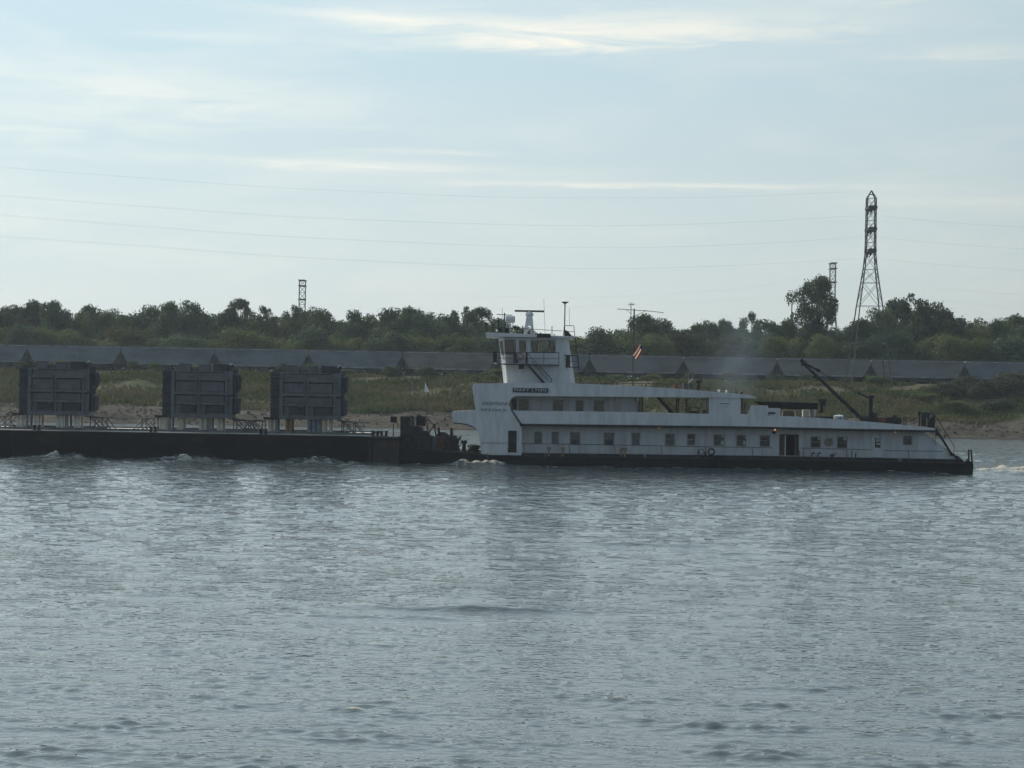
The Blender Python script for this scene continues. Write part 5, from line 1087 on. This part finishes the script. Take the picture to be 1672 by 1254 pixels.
for px in (1262, 1302, 1326):
    h = MB(); h.pbox(px-2.2, 668.5, px+2.2, 684 if px > 1290 else 682, 203.3, 1.0); tag(h.build('chock', M['tan'], loc=(P(px, 676, 203.8)[0], 203.8, Zz(px, 680, 203))), {1262: 'wooden chock under the bow of the skiff', 1302: 'wooden chock under the middle of the skiff', 1326: 'wooden chock beneath the skiff just ahead of its outboard motor'}[px], 'chock', 'chocks under the skiff')
def crate(px0, py0, px1, py1, Y, d, m, name, label, cat, bevel=.03):
    h = MB(); h.pbox(px0, py0, px1, py1, Y, d); x, z = P((px0+px1)/2, py1, Y); tag(h.build(name, M[m], loc=(x, Y+d/2, z), bevel=bevel), label, cat)
crate(1278, 671, 1298, 683, 204.6, .5, 'tan', 'storage_box', 'long tan box on the deck below the skiff', 'box')
crate(1311, 669.2, 1333, 684, 204.9, .6, 'whitep', 'storage_box', 'white box below the skiff beside its outboard motor', 'box')
h = MB(); x, z = P(1371, 684, 202.6); h.lathe((x, 203.2, z-.15), [(.45,0),(.5,.25),(.52,.3),(.50,.42),(.3,.5),(.06,.53)], 16); o = h.build('life_raft', M['whitep'], loc=(x, 203.2, z)); tag(o, 'white dome-topped canister on the upper deck between skiff and crane', 'canister')
crate(1314, 680.5, 1361, 685.5, 201, .5, 'black', 'plank_pile', 'low black bundle lying along the deck edge below the outboard motor', 'planks')
crate(1363.5, 682, 1375.5, 687.5, 200.9, .5, 'bluew', 'tool_box', 'small blue-grey box beside the white canister', 'box')
h = MB(); x, z = P(849.5, 582.5, 202.1); h.torus((x, 202.1, z), .29, .085); tag(h.build('life_ring', mat('faded red ring', (.16,.06,.05), (.28,.2,.18), .7, scale=5), loc=(x, 202.1, z)), 'dull red life ring hanging on the pilothouse walkway rail', 'life ring')

# ---------------------------------------------------------------- exhaust smoke
h = MB(); x, z = P(1206, 585, 206); h.box(x-4.2, x+3.6, 203.5, 208.5, P(1200,646,206)[1], P(1200,500,206)[1])
sm = h.build('exhaust_smoke', M['black'], loc=(x, 206, z)); sm.data.materials.clear()
m = bpy.data.materials.new('thin exhaust smoke'); m.use_nodes = True; t = m.node_tree; t.nodes.clear(); o = t.nodes.new('ShaderNodeOutputMaterial'); pv = t.nodes.new('ShaderNodeVolumePrincipled'); pv.inputs['Color'].default_value = (.62,.74,.88,1); pv.inputs['Anisotropy'].default_value = .2
tc = t.nodes.new('ShaderNodeTexCoord'); sp = t.nodes.new('ShaderNodeSeparateXYZ'); t.links.new(tc.outputs['Object'], sp.inputs[0])
zc = MATH(t, 'MULTIPLY', sp.outputs[2], .16); cx_ = MATH(t, 'ADD', MATH(t, 'MULTIPLY', zc, .5), MATH(t, 'MULTIPLY', MATH(t, 'SINE', MATH(t, 'MULTIPLY', sp.outputs[2], .9)), .25))
rx = MATH(t, 'DIVIDE', MATH(t, 'SUBTRACT', sp.outputs[0], cx_), 1.9); ry = MATH(t, 'DIVIDE', sp.outputs[1], 1.3)
rz_ = MATH(t, 'DIVIDE', MATH(t, 'ADD', sp.outputs[2], .6), 4.0)
q = MATH(t, 'ADD', MATH(t, 'ADD', MATH(t, 'MULTIPLY', rx, rx), MATH(t, 'MULTIPLY', ry, ry)), MATH(t, 'POWER', MATH(t, 'ABSOLUTE', rz_), 4.0))
nz_ = N(t, 'ShaderNodeTexNoise', Scale=.8, Detail=3.0); t.links.new(tc.outputs['Object'], nz_.inputs['Vector'])
den = MATH(t, 'MULTIPLY', MATH(t, 'EXPONENT', MATH(t, 'MULTIPLY', q, -1.0)), MATH(t, 'MULTIPLY', nz_.outputs[0], .13)); t.links.new(den, pv.inputs['Density']); t.links.new(pv.outputs[0], o.inputs['Volume'])
sm.data.materials.append(m); tag(sm, 'faint bluish exhaust smoke drifting up over the towboat roof', 'smoke', kind='stuff')

# ---------------------------------------------------------------- haze
h = MB(); h.box(-1600, 1600, -80, 1800, -6, 62); hz = h.build('haze', M['black'], loc=(0, 0, -6)); hz.data.materials.clear()
m = bpy.data.materials.new('thin morning haze'); m.use_nodes = True; t = m.node_tree; t.nodes.clear(); o = t.nodes.new('ShaderNodeOutputMaterial'); pv = t.nodes.new('ShaderNodeVolumePrincipled')
pv.inputs['Color'].default_value = (.86,.92,1,1); pv.inputs['Density'].default_value = HAZE; pv.inputs['Anisotropy'].default_value = .35; t.links.new(pv.outputs[0], o.inputs['Volume'])
hz.data.materials.append(m); tag(hz, 'thin pale morning haze over the river and far bank', 'haze', kind='stuff')
